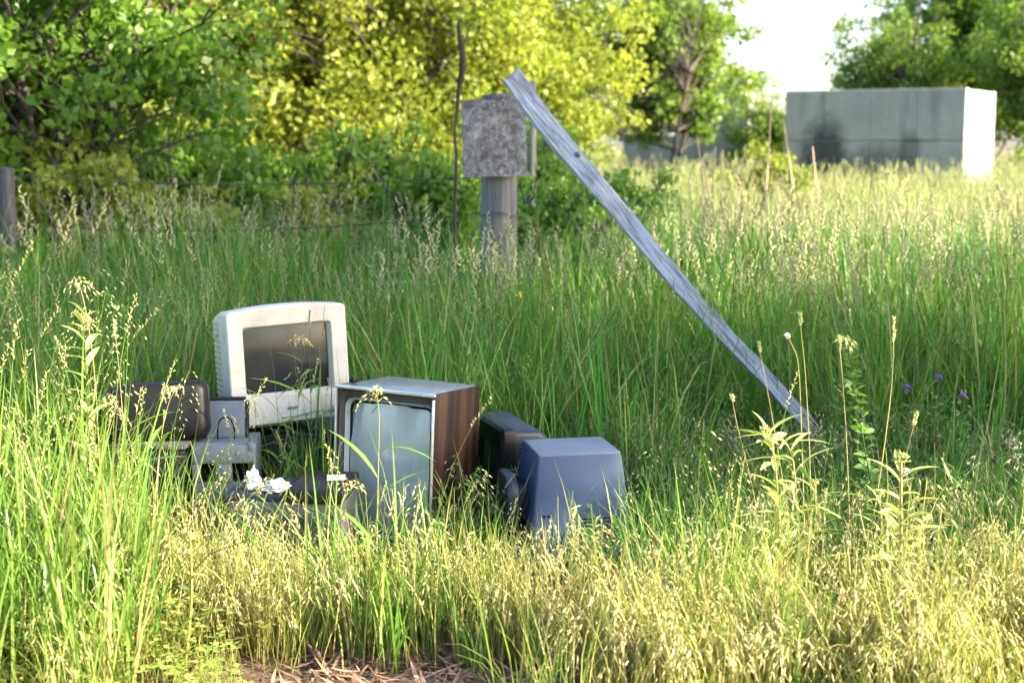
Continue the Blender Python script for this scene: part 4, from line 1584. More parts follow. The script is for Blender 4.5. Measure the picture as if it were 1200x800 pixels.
def litter_piece():
    g = GB()
    for i in range(16):
        a = rnd.uniform(0, 6.28)
        r = 0.10 * math.sqrt(rnd.random())
        az = rnd.uniform(0, 6.28)
        L = rnd.uniform(0.02, 0.11)
        g.blade((r * math.cos(a), r * math.sin(a), rnd.uniform(0.002, 0.016)), az, L, 1.45 + rnd.gauss(0, 0.12), rnd.gauss(0, 0.2), rnd.uniform(0.002, 0.012), 3, twist=rnd.uniform(-1, 1))
    return g


def proto_set(name, builders, mats):
    out = []
    for b in builders:
        lens = np.array([len(f) for f in b.f], np.int32)
        flat_ = np.array([i for f in b.f for i in f], np.int32)
        out.append((np.array([tuple(p) for p in b.v], np.float32), lens, flat_, np.array(b.t, np.float32), np.array(b.m, np.int32)))
    return out, mats


def merged(name, pts, protos, smin, smax, tilt, seed, ground=True):
    """one mesh of many clumps, each turned, scaled and tinted by itself"""
    sets, mats = protos
    rng = np.random.default_rng(seed)
    VV, LL, II, TT, MM = [], [], [], [], []
    off = 0
    for x, y in pts:
        v, lens, fl, t, m = sets[rng.integers(0, len(sets))]
        e = Euler((rng.normal(0, tilt), rng.normal(0, tilt), rng.uniform(0, 6.283))).to_matrix()
        sc = rng.uniform(smin, smax)
        w = v @ (np.array(e, np.float32).T * sc)
        w += np.array([x, y, ground_z(x, y) if ground else 0.0], np.float32)
        VV.append(w)
        LL.append(lens)
        II.append(fl + off)
        c = np.ones((len(v), 4), np.float32)
        c[:, :2] = t
        c[:, 2] = rng.random()
        TT.append(c)
        MM.append(m)
        off += len(v)
    V = np.concatenate(VV)
    L = np.concatenate(LL)
    I = np.concatenate(II)
    me = bpy.data.meshes.new(name)
    me.vertices.add(len(V))
    me.vertices.foreach_set('co', V.ravel())
    me.loops.add(len(I))
    me.loops.foreach_set('vertex_index', I)
    me.polygons.add(len(L))
    me.polygons.foreach_set('loop_start', np.concatenate([[0], np.cumsum(L)[:-1]]).astype(np.int32))
    me.polygons.foreach_set('loop_total', L)
    me.polygons.foreach_set('material_index', np.concatenate(MM))
    me.polygons.foreach_set('use_smooth', np.ones(len(L), bool))
    a = me.attributes.new('tint', 'FLOAT_COLOR', 'POINT')
    a.data.foreach_set('color', np.concatenate(TT).ravel())
    for m in mats:
        me.materials.append(m)
    me.update()
    return me


TRI = [0]


def scatter(name, pts, protos, smin, smax, tilt, label, cat):
    me = merged(name, pts, protos, smin, smax, tilt, sum(map(ord, name)))
    TRI[0] += sum(len(p.vertices) - 2 for p in me.polygons) if False else len(me.loops) - 2 * len(me.polygons)
    o = link(name, me)
    return tag(o, label, cat, kind='stuff')


def tiles(name, size, per_tile, nvar, y0, y1, margin, protos, smin, smax, tilt, label, cat, keep=None, k=0.40):
    """square sods of grass laid over the field by geometry nodes"""
    rng = np.random.default_rng(sum(map(ord, name)))
    col = bpy.data.collections.new(name + '_sods')
    for i in range(nvar):
        h = size * 0.5
        p = [tuple(rng.uniform(-h, h, 2)) for _ in range(per_tile)]
        me = merged('%s_sod_%d' % (name, i), p, protos, smin, smax, tilt, i + 5, False)
        col.objects.link(bpy.data.objects.new('%s_sod_%d' % (name, i), me))
    P, Rz, Sc, Ix = [], [], [], []
    y = y0
    while y < y1:
        w = k * y + margin
        n = int(math.ceil(w / size))
        for i in range(-n, n + 1):
            x = i * size
            if keep is None or rng.random() < keep(x, y):
                P.append((x + rng.normal(0, size * 0.05), y + rng.normal(0, size * 0.05), ground_z(x, y)))
                Rz.append((0, 0, rng.integers(0, 4) * math.pi / 2 + rng.normal(0, 0.08)))
                Sc.append((1.0, 1.0, rng.uniform(0.78, 1.18)))
                Ix.append(int(rng.integers(0, nvar)))
        y += size
    N = len(P)
    me = bpy.data.meshes.new(name)
    me.vertices.add(N)
    me.vertices.foreach_set('co', np.array(P, np.float32).ravel())
    a = me.attributes.new('rot', 'FLOAT_VECTOR', 'POINT')
    a.data.foreach_set('vector', np.array(Rz, np.float32).ravel())
    a = me.attributes.new('scl', 'FLOAT_VECTOR', 'POINT')
    a.data.foreach_set('vector', np.array(Sc, np.float32).ravel())
    a = me.attributes.new('pick', 'INT', 'POINT')
    a.data.foreach_set('value', np.array(Ix, np.int32))
    me.update()
    o = link(name, me)
    tag(o, label, cat, kind='stuff')
    ng = bpy.data.node_groups.new(name, 'GeometryNodeTree')
    ng.interface.new_socket('Geometry', in_out='INPUT', socket_type='NodeSocketGeometry')
    ng.interface.new_socket('Geometry', in_out='OUTPUT', socket_type='NodeSocketGeometry')
    gi = ng.nodes.new('NodeGroupInput')
    go = ng.nodes.new('NodeGroupOutput')
    ci = ng.nodes.new('GeometryNodeCollectionInfo')
    ci.inputs['Collection'].default_value = col
    ci.inputs['Separate Children'].default_value = True
    ci.inputs['Reset Children'].default_value = True
    ip = ng.nodes.new('GeometryNodeInstanceOnPoints')
    ip.inputs['Pick Instance'].default_value = True

    def attr(nm, dt):
        q = ng.nodes.new('GeometryNodeInputNamedAttribute')
        q.data_type = dt
        q.inputs['Name'].default_value = nm
        return q.outputs[0]
    L = ng.links.new
    L(gi.outputs[0], ip.inputs['Points'])
    L(ci.outputs[0], ip.inputs['Instance'])
    L(attr('pick', 'INT'), ip.inputs['Instance Index'])
    L(attr('rot', 'FLOAT_VECTOR'), ip.inputs['Rotation'])
    L(attr('scl', 'FLOAT_VECTOR'), ip.inputs['Scale'])
    L(ip.outputs[0], go.inputs[0])
    md = o.modifiers.new('scatter', 'NODES')
    md.node_group = ng
    return o


# footprints of things that grass must not grow through: x, y, half sizes, turn
FOOT = []


def foot_from(obj, grow=0.02):
    mn = Vector((1e9,) * 3)
    mx = Vector((-1e9,) * 3)
    for ch in obj.children_recursive:
        if ch.type != 'MESH':
            continue
        mw = ch.matrix_parent_inverse @ ch.matrix_basis
        for c in ch.bound_box:
            p = mw @ Vector(c)
            mn = Vector(map(min, mn, p))
            mx = Vector(map(max, mx, p))
    q = obj.rotation_euler.z
    FOOT.append((obj.location.x, obj.location.y, mn.x - grow, mx.x + grow, mn.y - grow, mx.y + grow, math.cos(-q), math.sin(-q)))


for nm in ('white_monitor', 'wood_television', 'blue_grey_monitor', 'black_tube_monitor', 'flat_unit', 'black_casing', 'grey_chassis', 'computer_case', 'low_printer', 'concrete_tank', 'concrete_ruin', 'wooden_post'):
    foot_from(bpy.data.objects[nm])


def blocked(x, y):
    for ox, oy, x0, x1, y0, y1, c, s in FOOT:
        dx, dy = x - ox, y - oy
        lx, ly = dx * c - dy * s, dx * s + dy * c
        if x0 < lx < x1 and y0 < ly < y1:
            return True
    return False


def bare(x, y):
    """0..1 how bare the soil is"""
    d = math.hypot((x + 0.34) / 0.62, (y - 3.36) / 0.28)
    return max(0.0, min(1.0, 1.35 - d + 0.3 * mnoise.noise(Vector((x * 4, y * 4, 0)))))


def points(n, y0, y1, fn, margin=0.9, seed=1, k=0.40):
    r = random.Random(seed)
    out = []
    wmax = k * y1 + margin
    tries = 0
    area = 0
    while len(out) < n and tries < n * 60:
        tries += 1
        y = r.uniform(y0, y1)
        x = r.uniform(-wmax, wmax)
        if abs(x) > k * y + margin:
            continue
        if r.random() > fn(x, y):
            continue
        if blocked(x, y):
            continue
        out.append((x, y))
    return out


def sst(a, b, x):
    t = max(0.0, min(1.0, (x - a) / (b - a)))
    return t * t * (3 - 2 * t)


def nz(x, y, s, o=0.0):
    return 0.5 + 0.9 * mnoise.noise(Vector((x * s, y * s, o)))


P_green = proto_set('green_clump', [clump_green(rnd.uniform(0.58, 0.80), 28, 0.0066, 0.09, rnd.choice((0, 0, 1, 1))) for i in range(9)], [M['grass_green'], M['seed_pale']])
P_lush = proto_set('lush_clump', [clump_green(rnd.uniform(0.42, 0.62), 26, 0.0068, 0.07, rnd.choice((0, 1, 1))) for i in range(8)], [M['grass_lush'], M['seed_gold']])
P_short = proto_set('short_clump', [clump_green(rnd.uniform(0.24, 0.36), 30, 0.0042, 0.08, rnd.choice((0, 0, 1))) for i in range(7)], [M['grass_green'], M['seed_pale']])
P_gold = proto_set('gold_clump', [clump_gold(rnd.uniform(0.25, 0.36), 6, 7, 0.07) for i in range(10)], [M['grass_gold'], M['seed_gold']])
def clump_upright(h, nb, spread):
    """loose upright yellow-green stems, some with a narrow ripe head"""
    g = GB()
    for i in range(nb):
        a = rnd.uniform(0, 6.283)
        r = spread * math.sqrt(rnd.random())
        base = (r * math.cos(a), r * math.sin(a), -0.01)
        hh = h * rnd.uniform(0.5, 1.15)
        if rnd.random() < 0.45:
            g.blade(base, rnd.uniform(0, 6.28), hh, abs(rnd.gauss(0.06, 0.10)), rnd.uniform(0, 1.4), 0.0045 * rnd.uniform(0.6, 1.3), 5, twist=rnd.uniform(-1, 1))
        else:
            pts = arc(base, rnd.uniform(0, 6.28), hh, abs(rnd.gauss(0.05, 0.07)), rnd.uniform(0.0, 0.9), 6)
            g.stem(pts, 0.0014, 0.0007, 0, rnd.random())
            if rnd.random() < 0.35:
                panicle(g, pts, 0.78, 5, 0.05, 0.024, 0.0024, 0.014, rnd.uniform(0, 6.28), 1, 0, 0.9)
            if rnd.random() < 0.5:
                p = at_path(pts, rnd.uniform(0.25, 0.6))
                g.blade(p, rnd.uniform(0, 6.28), hh * 0.4, rnd.uniform(0.3, 0.8), rnd.uniform(0.3, 1.4), 0.0040, 4)
    return g


P_upright = proto_set('upright_clump', [clump_upright(rnd.uniform(0.34, 0.48), 20, 0.08) for i in range(9)], [M['grass_straw'], M['seed_gold']])
P_shadeb = proto_set('brome_clump', [clump_gold(rnd.uniform(0.30, 0.40), 6, 10, 0.08) for i in range(6)], [M['grass_green'], M['seed_pale']])
P_field = proto_set('field_clump', [clump_field(rnd.uniform(0.50, 0.62), 34, 0.16, rnd.choice((2, 4, 6))) for i in range(7)], [M['grass_field'], M['seed_field']])
P_clover = proto_set('clover_clump', [clump_clover(rnd.uniform(0.08, 0.16), 34, 0.09) for i in range(5)], [M['clover']])
P_weed = proto_set('herb_clump', [clump_weed(rnd.uniform(0.25, 0.45), 7, 0.08) for i in range(6)], [M['weed_green']])
P_litter = proto_set('litter_piece', [litter_piece() for i in range(6)], [M['litter']])


# golden brome at the front right and before the printer
def f_gold(x, y):
    edge = 3.98 - 0.26 * x - 0.15 * sst(-0.1, 0.1, x) * (1 - sst(0.45, 0.65, x))
    a = sst(-0.12, 0.10, x) * (1 - sst(edge - 0.25, edge + 0.20, y))
    b = sst(-0.95, -0.8, x) * (1 - sst(-0.52, -0.40, x)) * sst(3.60, 3.72, y) * (1 - sst(4.10, 4.18, y))
    c = 0.08 * (1 - sst(4.0, 4.6, y))
    return max(a, c if x > -0.2 or x < -1.0 else 0) * (1 - sst(0.25, 0.6, bare(x, y))) * (0.08 + 0.92 * sst(0.3, 0.7, nz(x, y, 2.6, 4)))


scatter('golden_brome_grass', points(150, 3.15, 4.5, f_gold, 0.7, 21), P_gold, 0.55, 1.25, 0.10, 'golden seeding brome grass along the front of the picture', 'grass')


def f_upright(x, y):
    edge = 4.05 - 0.26 * x - 0.32 * sst(-0.1, 0.1, x) * (1 - sst(0.45, 0.65, x))
    a = sst(-0.15, 0.10, x) * (1 - sst(edge - 0.2, edge + 0.15, y))
    b = (0.7 if x < -0.45 else 0.3) * sst(-1.0, -0.85, x) * (1 - sst(-0.1, 0.0, x)) * sst(3.46, 3.6, y) * (1 - sst(3.78, 3.9, y))
    c = 0.45 * (1 - sst(-0.95, -0.8, x)) * (1 - sst(4.0, 4.4, y))
    return max(a, b, c) * (1 - sst(0.3, 0.65, bare(x, y))) * (0.12 + 0.88 * sst(0.25, 0.75, nz(x, y, 1.9, 11)))


scatter('straw_green_grass', points(240, 3.1, 4.5, f_upright, 0.7, 43), P_upright, 0.55, 1.10, 0.10, 'loose upright yellow-green grass stems in the foreground', 'grass')


scatter('tall_straw_stems', points(24, 3.15, 4.0, lambda x, y: 0.0 if (-1.0 < x < 0.6 and y > 3.45) else f_upright(x, y), 0.7, 47), P_upright, 0.95, 1.3, 0.14, 'taller loose straw stems leaning out of the foreground grass', 'grass')


def f_gold_heap(x, y):
    b = sst(-1.0, -0.85, x) * (1 - sst(-0.52, -0.40, x)) * sst(3.58, 3.70, y) * (1 - sst(4.06, 4.14, y))
    c = 0.45 * sst(-0.5, -0.4, x) * (1 - sst(0.3, 0.5, x)) * sst(3.6, 3.72, y) * (1 - sst(3.95, 4.1, y))
    return max(b, c) * (1 - sst(0.25, 0.6, bare(x, y)))


scatter('golden_heap_grass', points(52, 3.5, 4.3, f_gold_heap, 0.2, 41), P_gold, 0.55, 1.05, 0.10, 'golden seeding grass growing against the front of the heap', 'grass')


def f_lush(x, y):
    a = (1 - (sst(-1.02, -0.74, x) if y < 3.85 else sst(-1.22, -1.0, x))) * (1 - sst(5.0, 5.6, y)) * sst(3.1, 3.6, y)
    if y > 3.95 and -1.34 < x:
        a *= 0.9
    return a * (1 - sst(0.2, 0.5, bare(x, y)))


scatter('lush_green_grass', points(300, 3.1, 5.4, f_lush, 0.7, 22), P_lush, 0.80, 1.38, 0.10, 'lush green grass in the sun left of the heap', 'grass')


def f_lush_tv(x, y):
    return sst(-0.62, -0.5, x) * (1 - sst(0.0, 0.15, x)) * sst(3.66, 3.8, y) * (1 - sst(4.3, 4.4, y)) * (1 - sst(0.2, 0.5, bare(x, y)))


scatter('television_front_grass', points(34, 3.5, 4.4, f_lush_tv, 0.2, 42), P_lush, 0.28, 0.55, 0.14, 'green grass growing before the television', 'grass')


def f_tall(x, y):
    a = sst(4.75, 5.5, y + 0.25 * max(0, -x))
    right = sst(0.25, 0.7, x)
    a *= 1 - right * (1 - sst(5.2, 6.2, y))
    return a * (0.45 + 0.55 * nz(x, y, 0.9, 7))


scatter('tall_green_grass', points(760, 4.6, 6.6, f_tall, 1.1, 23), P_green, 0.80, 1.22, 0.09, 'tall green meadow grass behind the heap', 'grass')


def f_mid(x, y):
    edge = 4.05 - 0.28 * x
    a = sst(0.0, 0.3, x) * sst(edge - 0.25, edge + 0.1, y) * (1 - sst(5.6, 6.4, y))
    b = sst(-0.9, -0.7, x) * (1 - sst(0.25, 0.35, x)) * sst(3.85, 4.1, y) * (1 - sst(5.0, 5.2, y)) * 0.4
    return max(a, b)


scatter('short_shaded_grass', points(460, 3.4, 6.4, f_mid, 0.8, 24), P_short, 0.85, 1.4, 0.12, 'shorter green grass in the shade right of the heap', 'grass')
scatter('shaded_brome_grass', points(170, 3.4, 6.4, f_mid, 0.8, 25), P_shadeb, 0.75, 1.15, 0.12, 'green brome grass with drooping seed heads in the shade', 'grass')
scatter('meadow_herbs', points(170, 3.7, 6.6, lambda x, y: max(f_mid(x, y), 0.35 * f_tall(x, y)), 0.8, 26), P_weed, 0.7, 1.2, 0.1, 'small broad-leaved herbs growing among the grass', 'herbs')


def f_clover(x, y):
    a = (1 - sst(-0.85, -0.5, x)) * (1 - sst(3.7, 3.95, y))
    return a * (1 - sst(0.3, 0.7, bare(x, y)))


scatter('clover_patch', points(80, 3.1, 4.0, f_clover, 0.6, 27), P_clover, 0.8, 1.5, 0.1, 'low leafy clover at the bottom left of the picture', 'clover')
scatter('green_foreground_grass', points(85, 3.1, 4.25, lambda x, y: f_upright(x, y) * sst(0.45, 0.75, nz(x, y, 2.1, 20)), 0.7, 44), P_lush, 0.40, 1.0, 0.16, 'bent green grass blades among the golden foreground', 'grass')
scatter('monitor_front_grass', points(30, 4.46, 4.80, lambda x, y: 1.0 if -0.86 < x < -0.50 else 0.0, 0.0, 45), P_lush, 0.55, 0.95, 0.10, 'green grass growing before the black computer case', 'grass')
scatter('dry_litter', points(260, 3.05, 4.2, lambda x, y: max(bare(x, y), 0.15), 0.3, 28), P_litter, 0.6, 1.3, 0.05, 'dry brown straw and bark litter on the bare soil', 'litter')

def clump_seed(h):
    g = GB()
    for i in range(7):
        a = rnd.uniform(0, 6.283)
        r = 0.12 * math.sqrt(rnd.random())
        pts = arc((r * math.cos(a), r * math.sin(a), 0), rnd.uniform(0, 6.28), h * rnd.uniform(0.8, 1.1), abs(rnd.gauss(0.03, 0.05)), rnd.uniform(0, 0.5), 6)
        g.stem(pts, 0.0019, 0.0009, 0, rnd.random())
        for j in range(14):
            g.spikelet(at_path(pts, 0.83 + 0.17 * j / 14), Vector((rnd.gauss(0, 0.8), rnd.gauss(0, 0.8), 1.2)), 0.028, 0.0038, 1)
    return g


P_seed = proto_set('seed_clump', [clump_seed(rnd.uniform(0.85, 1.05)) for i in range(6)], [M['grass_field'], M['seed_tall']])
scatter('tall_seeding_grass', points(250, 6.2, 12.5, lambda x, y: max(0.25, sst(0.4, 1.2, x)) * nz(x, y, 0.8, 31), 0.6, 46), P_seed, 0.85, 1.15, 0.06, 'tall pale seed heads standing in the meadow right of the plank', 'grass')
tiles('meadow_grass', 0.7, 30, 6, 6.8, 11.6, 0.9, P_green, 0.9, 1.35, 0.09, 'tall green meadow grass round the panel post', 'grass')
tiles('field_grass', 1.0, 24, 5, 11.2, 20, 1.5, P_field, 0.8, 1.25, 0.07, 'pale sunlit meadow grass of the field behind the post', 'grass')
tiles('far_field_grass', 2.2, 50, 4, 21, 64, 3, P_field, 1.0, 1.5, 0.07, 'pale meadow grass round the concrete tank and beyond', 'grass')

tiles('roadside_grass', 2.2, 40, 2, -15.0, -2.0, 16, P_field, 0.8, 1.2, 0.07, 'meadow grass on the roadside behind the viewer', 'grass', k=0.0)

# ------------------------------------------------------------------ single plants one can pick out
def gb_obj(name, g, mats, parent):
    return link(name, g.mesh(name, mats), None, parent)


def leaf_shape(L=1.0, w=0.22, n=5, curl=0.5, tri=False):
    """a folded lance-shaped leaf along +x, or three of them"""
    g = GB()
    for az in ((0.0, 1.15, -1.15) if tri else (0.0,)):
        l = L * (0.62 if tri else 1.0)
        st = Vector((0.36 * L, 0, 0.04)) if tri else Vector((0, 0, 0))
        d = Vector((math.cos(az), math.sin(az), 0))
        s = Vector((-math.sin(az), math.cos(az), 0))
        b0 = len(g.v)
        for i in range(n + 1):
            t = i / n
            ww = w * math.sin(math.pi * min(1, 0.06 + 0.94 * t)) ** 0.8 * (1.5 if tri else 1.0) * l * 0.5
            p = st + d * (l * t) + Vector((0, 0, -curl * l * t * t * 0.6))
            g.v += [p + s * ww + Vector((0, 0, ww * 0.5)), p, p - s * ww + Vector((0, 0, ww * 0.5))]
            g.t += [(0.5, t)] * 3
        for i in range(n):
            k = b0 + i * 3
            g.face((k, k + 1, k + 4, k + 3))
            g.face((k + 1, k + 2, k + 5, k + 4))
        if tri:
            g.stem([(0, 0, 0), st], 0.012, 0.01, 0, 0.5)
    return g


LEAF = {}
for nm, mt, kw in (('pale', 'weed_pale', dict(w=0.24, curl=0.7)), ('green', 'weed_green', dict(w=0.24, curl=0.5)), ('clover', 'weed_green', dict(w=0.30, curl=0.3, tri=True, n=4)),
                   ('narrow', 'weed_pale', dict(w=0.10, curl=1.1)), ('narrow_green', 'grass_lush', dict(w=0.07, curl=0.9))):
    LEAF[nm] = leaf_shape(**kw).mesh('leaf_' + nm, [M[mt]])


def head_mesh(kind_, pts, size):
    g = GB()
    if kind_ == 'spike':
        for j in range(46):
            t = 1 - size * (j / 46) ** 1.0
            d = Vector((rnd.gauss(0, 1), rnd.gauss(0, 1), 1.3))
            g.spikelet(at_path(pts, t), d, 0.010, 0.0016, 0, 0.003)
    elif kind_ == 'panicle':
        az = rnd.uniform(0, 6.28)
        panicle(g, pts, 1 - size, 16, 0.045, 0.020, 0.0022, 0.008, az, 0, 0, 0.7)
    elif kind_ == 'tuft':
        top = Vector(pts[-1])
        for j in range(60):
            d = Vector((rnd.gauss(0, 1), rnd.gauss(0, 1), rnd.gauss(0.5, 0.8)))
            g.spikelet(top + d.normalized() * rnd.uniform(0, size), d, size * 0.8, 0.003, 0)
    return g


def ball_head(name, p, r, parent, mat):
    bm = bmesh.new()
    bmesh.ops.create_icosphere(bm, subdivisions=3, radius=r)
    for v in bm.verts:
        v.co *= 1 + 0.35 * mnoise.noise(v.co / r * 4.0)
    return link(name, bm_mesh(name, bm), M[mat], parent, p)


def plant(name, label, cat, Y, px, r0=0.0022, leaf=None, nleaf=0, lsize=0.06, lrange=(0.15, 0.95), head=None, hsize=0.12, hmat='seed_gold', smat='weed_stem', group=None, lift=0.9):
    pts = [at(a, b, Y) for a, b in px]
    pts[0].z = ground_z(pts[0].x, Y)
    base = pts[0].copy()
    P = []
    for i in range(len(pts) - 1):
        for k in range(4):
            P.append(pts[i].lerp(pts[i + 1], k / 4) - base)
    P.append(pts[-1] - base)
    # soften the corners and let the stem sway in depth
    for _ in range(2):
        P = [P[0]] + [(P[i - 1] + P[i] * 2 + P[i + 1]) / 4 for i in range(1, len(P) - 1)] + [P[-1]]
    sway = rnd.uniform(-0.08, 0.08)
    for i, p in enumerate(P):
        p.y += sway * (i / len(P)) ** 2
    o = empty(name, base)
    tag(o, label, cat, group)
    n = len(P)
    V, F = [], []
    tube_vf(V, F, P, [r0 * (1 - 0.6 * i / n) for i in range(n)], 6)
    link('stem', mesh('stem', V, F, 60), M[smat], o)
    if leaf:
        me = LEAF[leaf]
        for k in range(nleaf):
            t = lrange[0] + (lrange[1] - lrange[0]) * (k + rnd.random() * 0.5) / nleaf
            s = lsize * rnd.uniform(0.7, 1.2) * (1.1 - 0.45 * t)
            link('leaf', me, None, o, at_path(P, t), (rnd.gauss(0, 0.3), -lift * rnd.uniform(0.5, 1.2), k * 2.4 + rnd.gauss(0, 0.4)), s)
    if head in ('spike', 'panicle', 'tuft'):
        gb_obj('seed_head', head_mesh(head, P, hsize), [M[hmat]], o)
    elif head == 'ball':
        ball_head('flower_head', P[-1], hsize, o, hmat)
    return o


GW = 'tall weeds standing in the golden grass'
plant('leafy_weed', 'pale leafy weed with a nodding top, left of the curled one', 'weed', 3.72, [(916, 760), (914, 690), (912, 600), (906, 530), (893, 500)], 0.0042, 'pale', 20, 0.13, (0.25, 1.0), 'tuft', 0.010, 'weed_pale', group=GW)
plant('leafy_weed', 'pale weed whose top curls over into a hook', 'weed', 3.76, [(938, 760), (937, 680), (934, 600), (928, 535), (918, 514), (908, 520)], 0.0040, 'narrow', 18, 0.15, (0.2, 0.95), group=GW)
plant('leafy_weed', 'stout bright weed with a pale knobbly flower top', 'weed', 3.70, [(1058, 770), (1056, 690), (1054, 610), (1052, 535)], 0.0064, 'pale', 28, 0.12, (0.1, 0.95), 'tuft', 0.016, 'weed_pale', group=GW)
plant('leafy_weed', 'thick pale stem with a single bud, before the sweet clover', 'weed', 3.60, [(1001, 790), (1000, 740), (998, 690), (996, 640)], 0.0046, 'pale', 8, 0.09, (0.2, 0.9), 'ball', 0.009, 'seed_gold', group=GW)
plant('leafy_weed', 'bushy pale weed between the sweet clover and the stout weed', 'weed', 3.78, [(1036, 770), (1034, 700), (1032, 630), (1028, 575)], 0.004, 'narrow', 22, 0.13, (0.2, 1.0), 'tuft', 0.008, 'weed_pale', group=GW)
plant('sweet_clover', 'tall green sweet clover with three-part leaves on the right', 'weed', 3.95, [(1042, 700), (1030, 620), (1016, 540), (1002, 460), (991, 398)], 0.0026, 'clover', 44, 0.062, (0.25, 1.0), None, smat='weed_green', group=GW)
plant('sweet_clover', 'short green sweet clover below the tall one', 'weed', 4.0, [(1030, 700), (1024, 640), (1022, 590), (1030, 552)], 0.002, 'clover', 14, 0.055, (0.2, 1.0), None, smat='weed_green', group=GW)
plant('white_flower_weed', 'thin weed with small white flower head right of the stout weed', 'weed', 3.78, [(1092, 740), (1086, 680), (1076, 610), (1068, 558)], 0.002, 'pale', 8, 0.05, (0.1, 0.6), 'tuft', 0.008, 'flower_white', group=GW)
plant('green_weed', 'dark green weed with alternate leaves in the shade at far right', 'weed', 4.25, [(1134, 680), (1134, 620), (1132, 575), (1124, 552)], 0.002, 'green', 10, 0.06, (0.2, 1.0), None, smat='weed_green', group=GW)
plant('lobed_weed', 'pale weed with clustered top leaves before the blue-grey monitor', 'weed', 3.85, [(692, 700), (692, 660), (694, 630), (698, 606)], 0.003, 'pale', 12, 0.05, (0.5, 1.0), None, smat='weed_pale', group=GW)
plant('lobed_weed', 'small pale weed with forked top just left of the lobed one', 'weed', 3.82, [(664, 700), (668, 660), (676, 620), (668, 598)], 0.0026, 'pale', 9, 0.045, (0.4, 1.0), None, smat='weed_pale', group=GW)
plant('leafy_weed', 'pale leafy weed behind the hooked one, nearest the plank end', 'weed', 3.86, [(958, 740), (957, 670), (955, 610), (950, 560)], 0.0036, 'narrow', 16, 0.12, (0.2, 1.0), 'tuft', 0.008, 'weed_pale', group=GW)
plant('leafy_weed', 'leafy weed right of the stout bright one', 'weed', 3.74, [(1084, 770), (1082, 700), (1078, 650), (1080, 600)], 0.0034, 'pale', 16, 0.10, (0.15, 1.0), 'tuft', 0.009, 'weed_pale', group=GW)
plant('leafy_weed', 'leafy weed left of the nodding pale weed', 'weed', 3.70, [(880, 770), (882, 710), (884, 660), (880, 620)], 0.0034, 'pale', 14, 0.09, (0.15, 1.0), 'tuft', 0.009, 'weed_pale', group=GW)
GS = 'tall seeding grass stalks'
plant('grass_stalk', 'tallest straight grass stalk beside the end of the plank', 'grass stalk', 3.74, [(952, 740), (951, 640), (948, 520), (942, 430), (934, 366)], 0.0017, 'narrow_green', 3, 0.16, (0.1, 0.5), 'spike', 0.06, 'seed_pale', group=GS)
plant('grass_stalk', 'tall grass stalk with a pale flat head near the plank end', 'grass stalk', 3.72, [(944, 740), (943, 620), (940, 500), (938, 420), (926, 396)], 0.0015, None, 0, 0, (0, 1), 'tuft', 0.006, 'flower_white', group=GS)
plant('grass_stalk', 'grass stalk crossing the lower part of the plank', 'grass stalk', 3.80, [(938, 720), (926, 620), (912, 530), (898, 450), (888, 402)], 0.0014, None, 0, 0, (0, 1), 'spike', 0.06, 'seed_pale', group=GS)
plant('grass_stalk', 'leaning grass stalk left of the plank end', 'grass stalk', 3.78, [(906, 720), (895, 640), (880, 560), (866, 505), (859, 466)], 0.0013, None, 0, 0, (0, 1), 'spike', 0.05, 'seed_pale', group=GS)
plant('grass_stalk', 'long grass stalk leaning right with a knotted seed head', 'grass stalk', 3.76, [(1004, 730), (1018, 640), (1036, 540), (1050, 450), (1055, 376)], 0.0018, 'narrow_green', 2, 0.14, (0.2, 0.5), 'spike', 0.10, 'seed_gold', group=GS)
plant('grass_stalk', 'thin grass stalk with a seed head right of the long leaning stalk', 'grass stalk', 3.84, [(1044, 690), (1050, 600), (1060, 540), (1074, 484)], 0.0013, None, 0, 0, (0, 1), 'spike', 0.09, 'seed_gold', group=GS)
plant('grass_stalk', 'short grass stalk with a pale seed head between the weeds', 'grass stalk', 3.70, [(958, 740), (961, 680), (965, 620), (967, 574)], 0.0016, None, 0, 0, (0, 1), 'spike', 0.13, 'seed_pale', group=GS)
plant('grass_stalk', 'bare thin stalk rising through the sweet clover', 'grass stalk', 3.80, [(996, 730), (997, 640), (994, 520), (990, 430), (988, 396)], 0.0014, None, 0, 0, (0, 1), 'panicle', 0.08, 'seed_gold', group=GS)
plant('grass_stalk', 'arching stalk with drooping spikelets at the right edge', 'grass stalk', 3.55, [(1192, 790), (1194, 750), (1192, 715), (1178, 700)], 0.0016, None, 0, 0, (0, 1), 'panicle', 0.25, 'seed_gold', group=GS)
plant('grass_stalk', 'sunlit grass stalk with a feathery top before the television screen', 'grass stalk', 3.95, [(440, 700), (442, 620), (444, 540), (446, 480), (442, 448)], 0.0020, 'narrow_green', 6, 0.20, (0.1, 0.6), 'panicle', 0.16, 'seed_gold', group=GS)
plant('grass_stalk', 'drooping brome stalk to the left of the television screen', 'grass stalk', 4.0, [(390, 680), (396, 630), (400, 590), (410, 562), (420, 566)], 0.0016, 'narrow_green', 4, 0.16, (0.1, 0.6), 'panicle', 0.35, 'seed_gold', group=GS)
plant('grass_stalk', 'green stalk with a nodding head before the white monitor screen', 'grass stalk', 4.55, [(345, 560), (348, 500), (352, 440), (360, 405), (352, 392)], 0.0013, 'narrow_green', 5, 0.16, (0.1, 0.7), 'panicle', 0.2, 'seed_pale', smat='weed_green', group=GS)
plant('grass_stalk', 'thin stalk crossing the left of the white monitor screen', 'grass stalk', 4.55, [(332, 560), (326, 490), (320, 430), (312, 385)], 0.0012, 'narrow_green', 6, 0.20, (0.1, 0.5), None, smat='weed_green', group=GS)
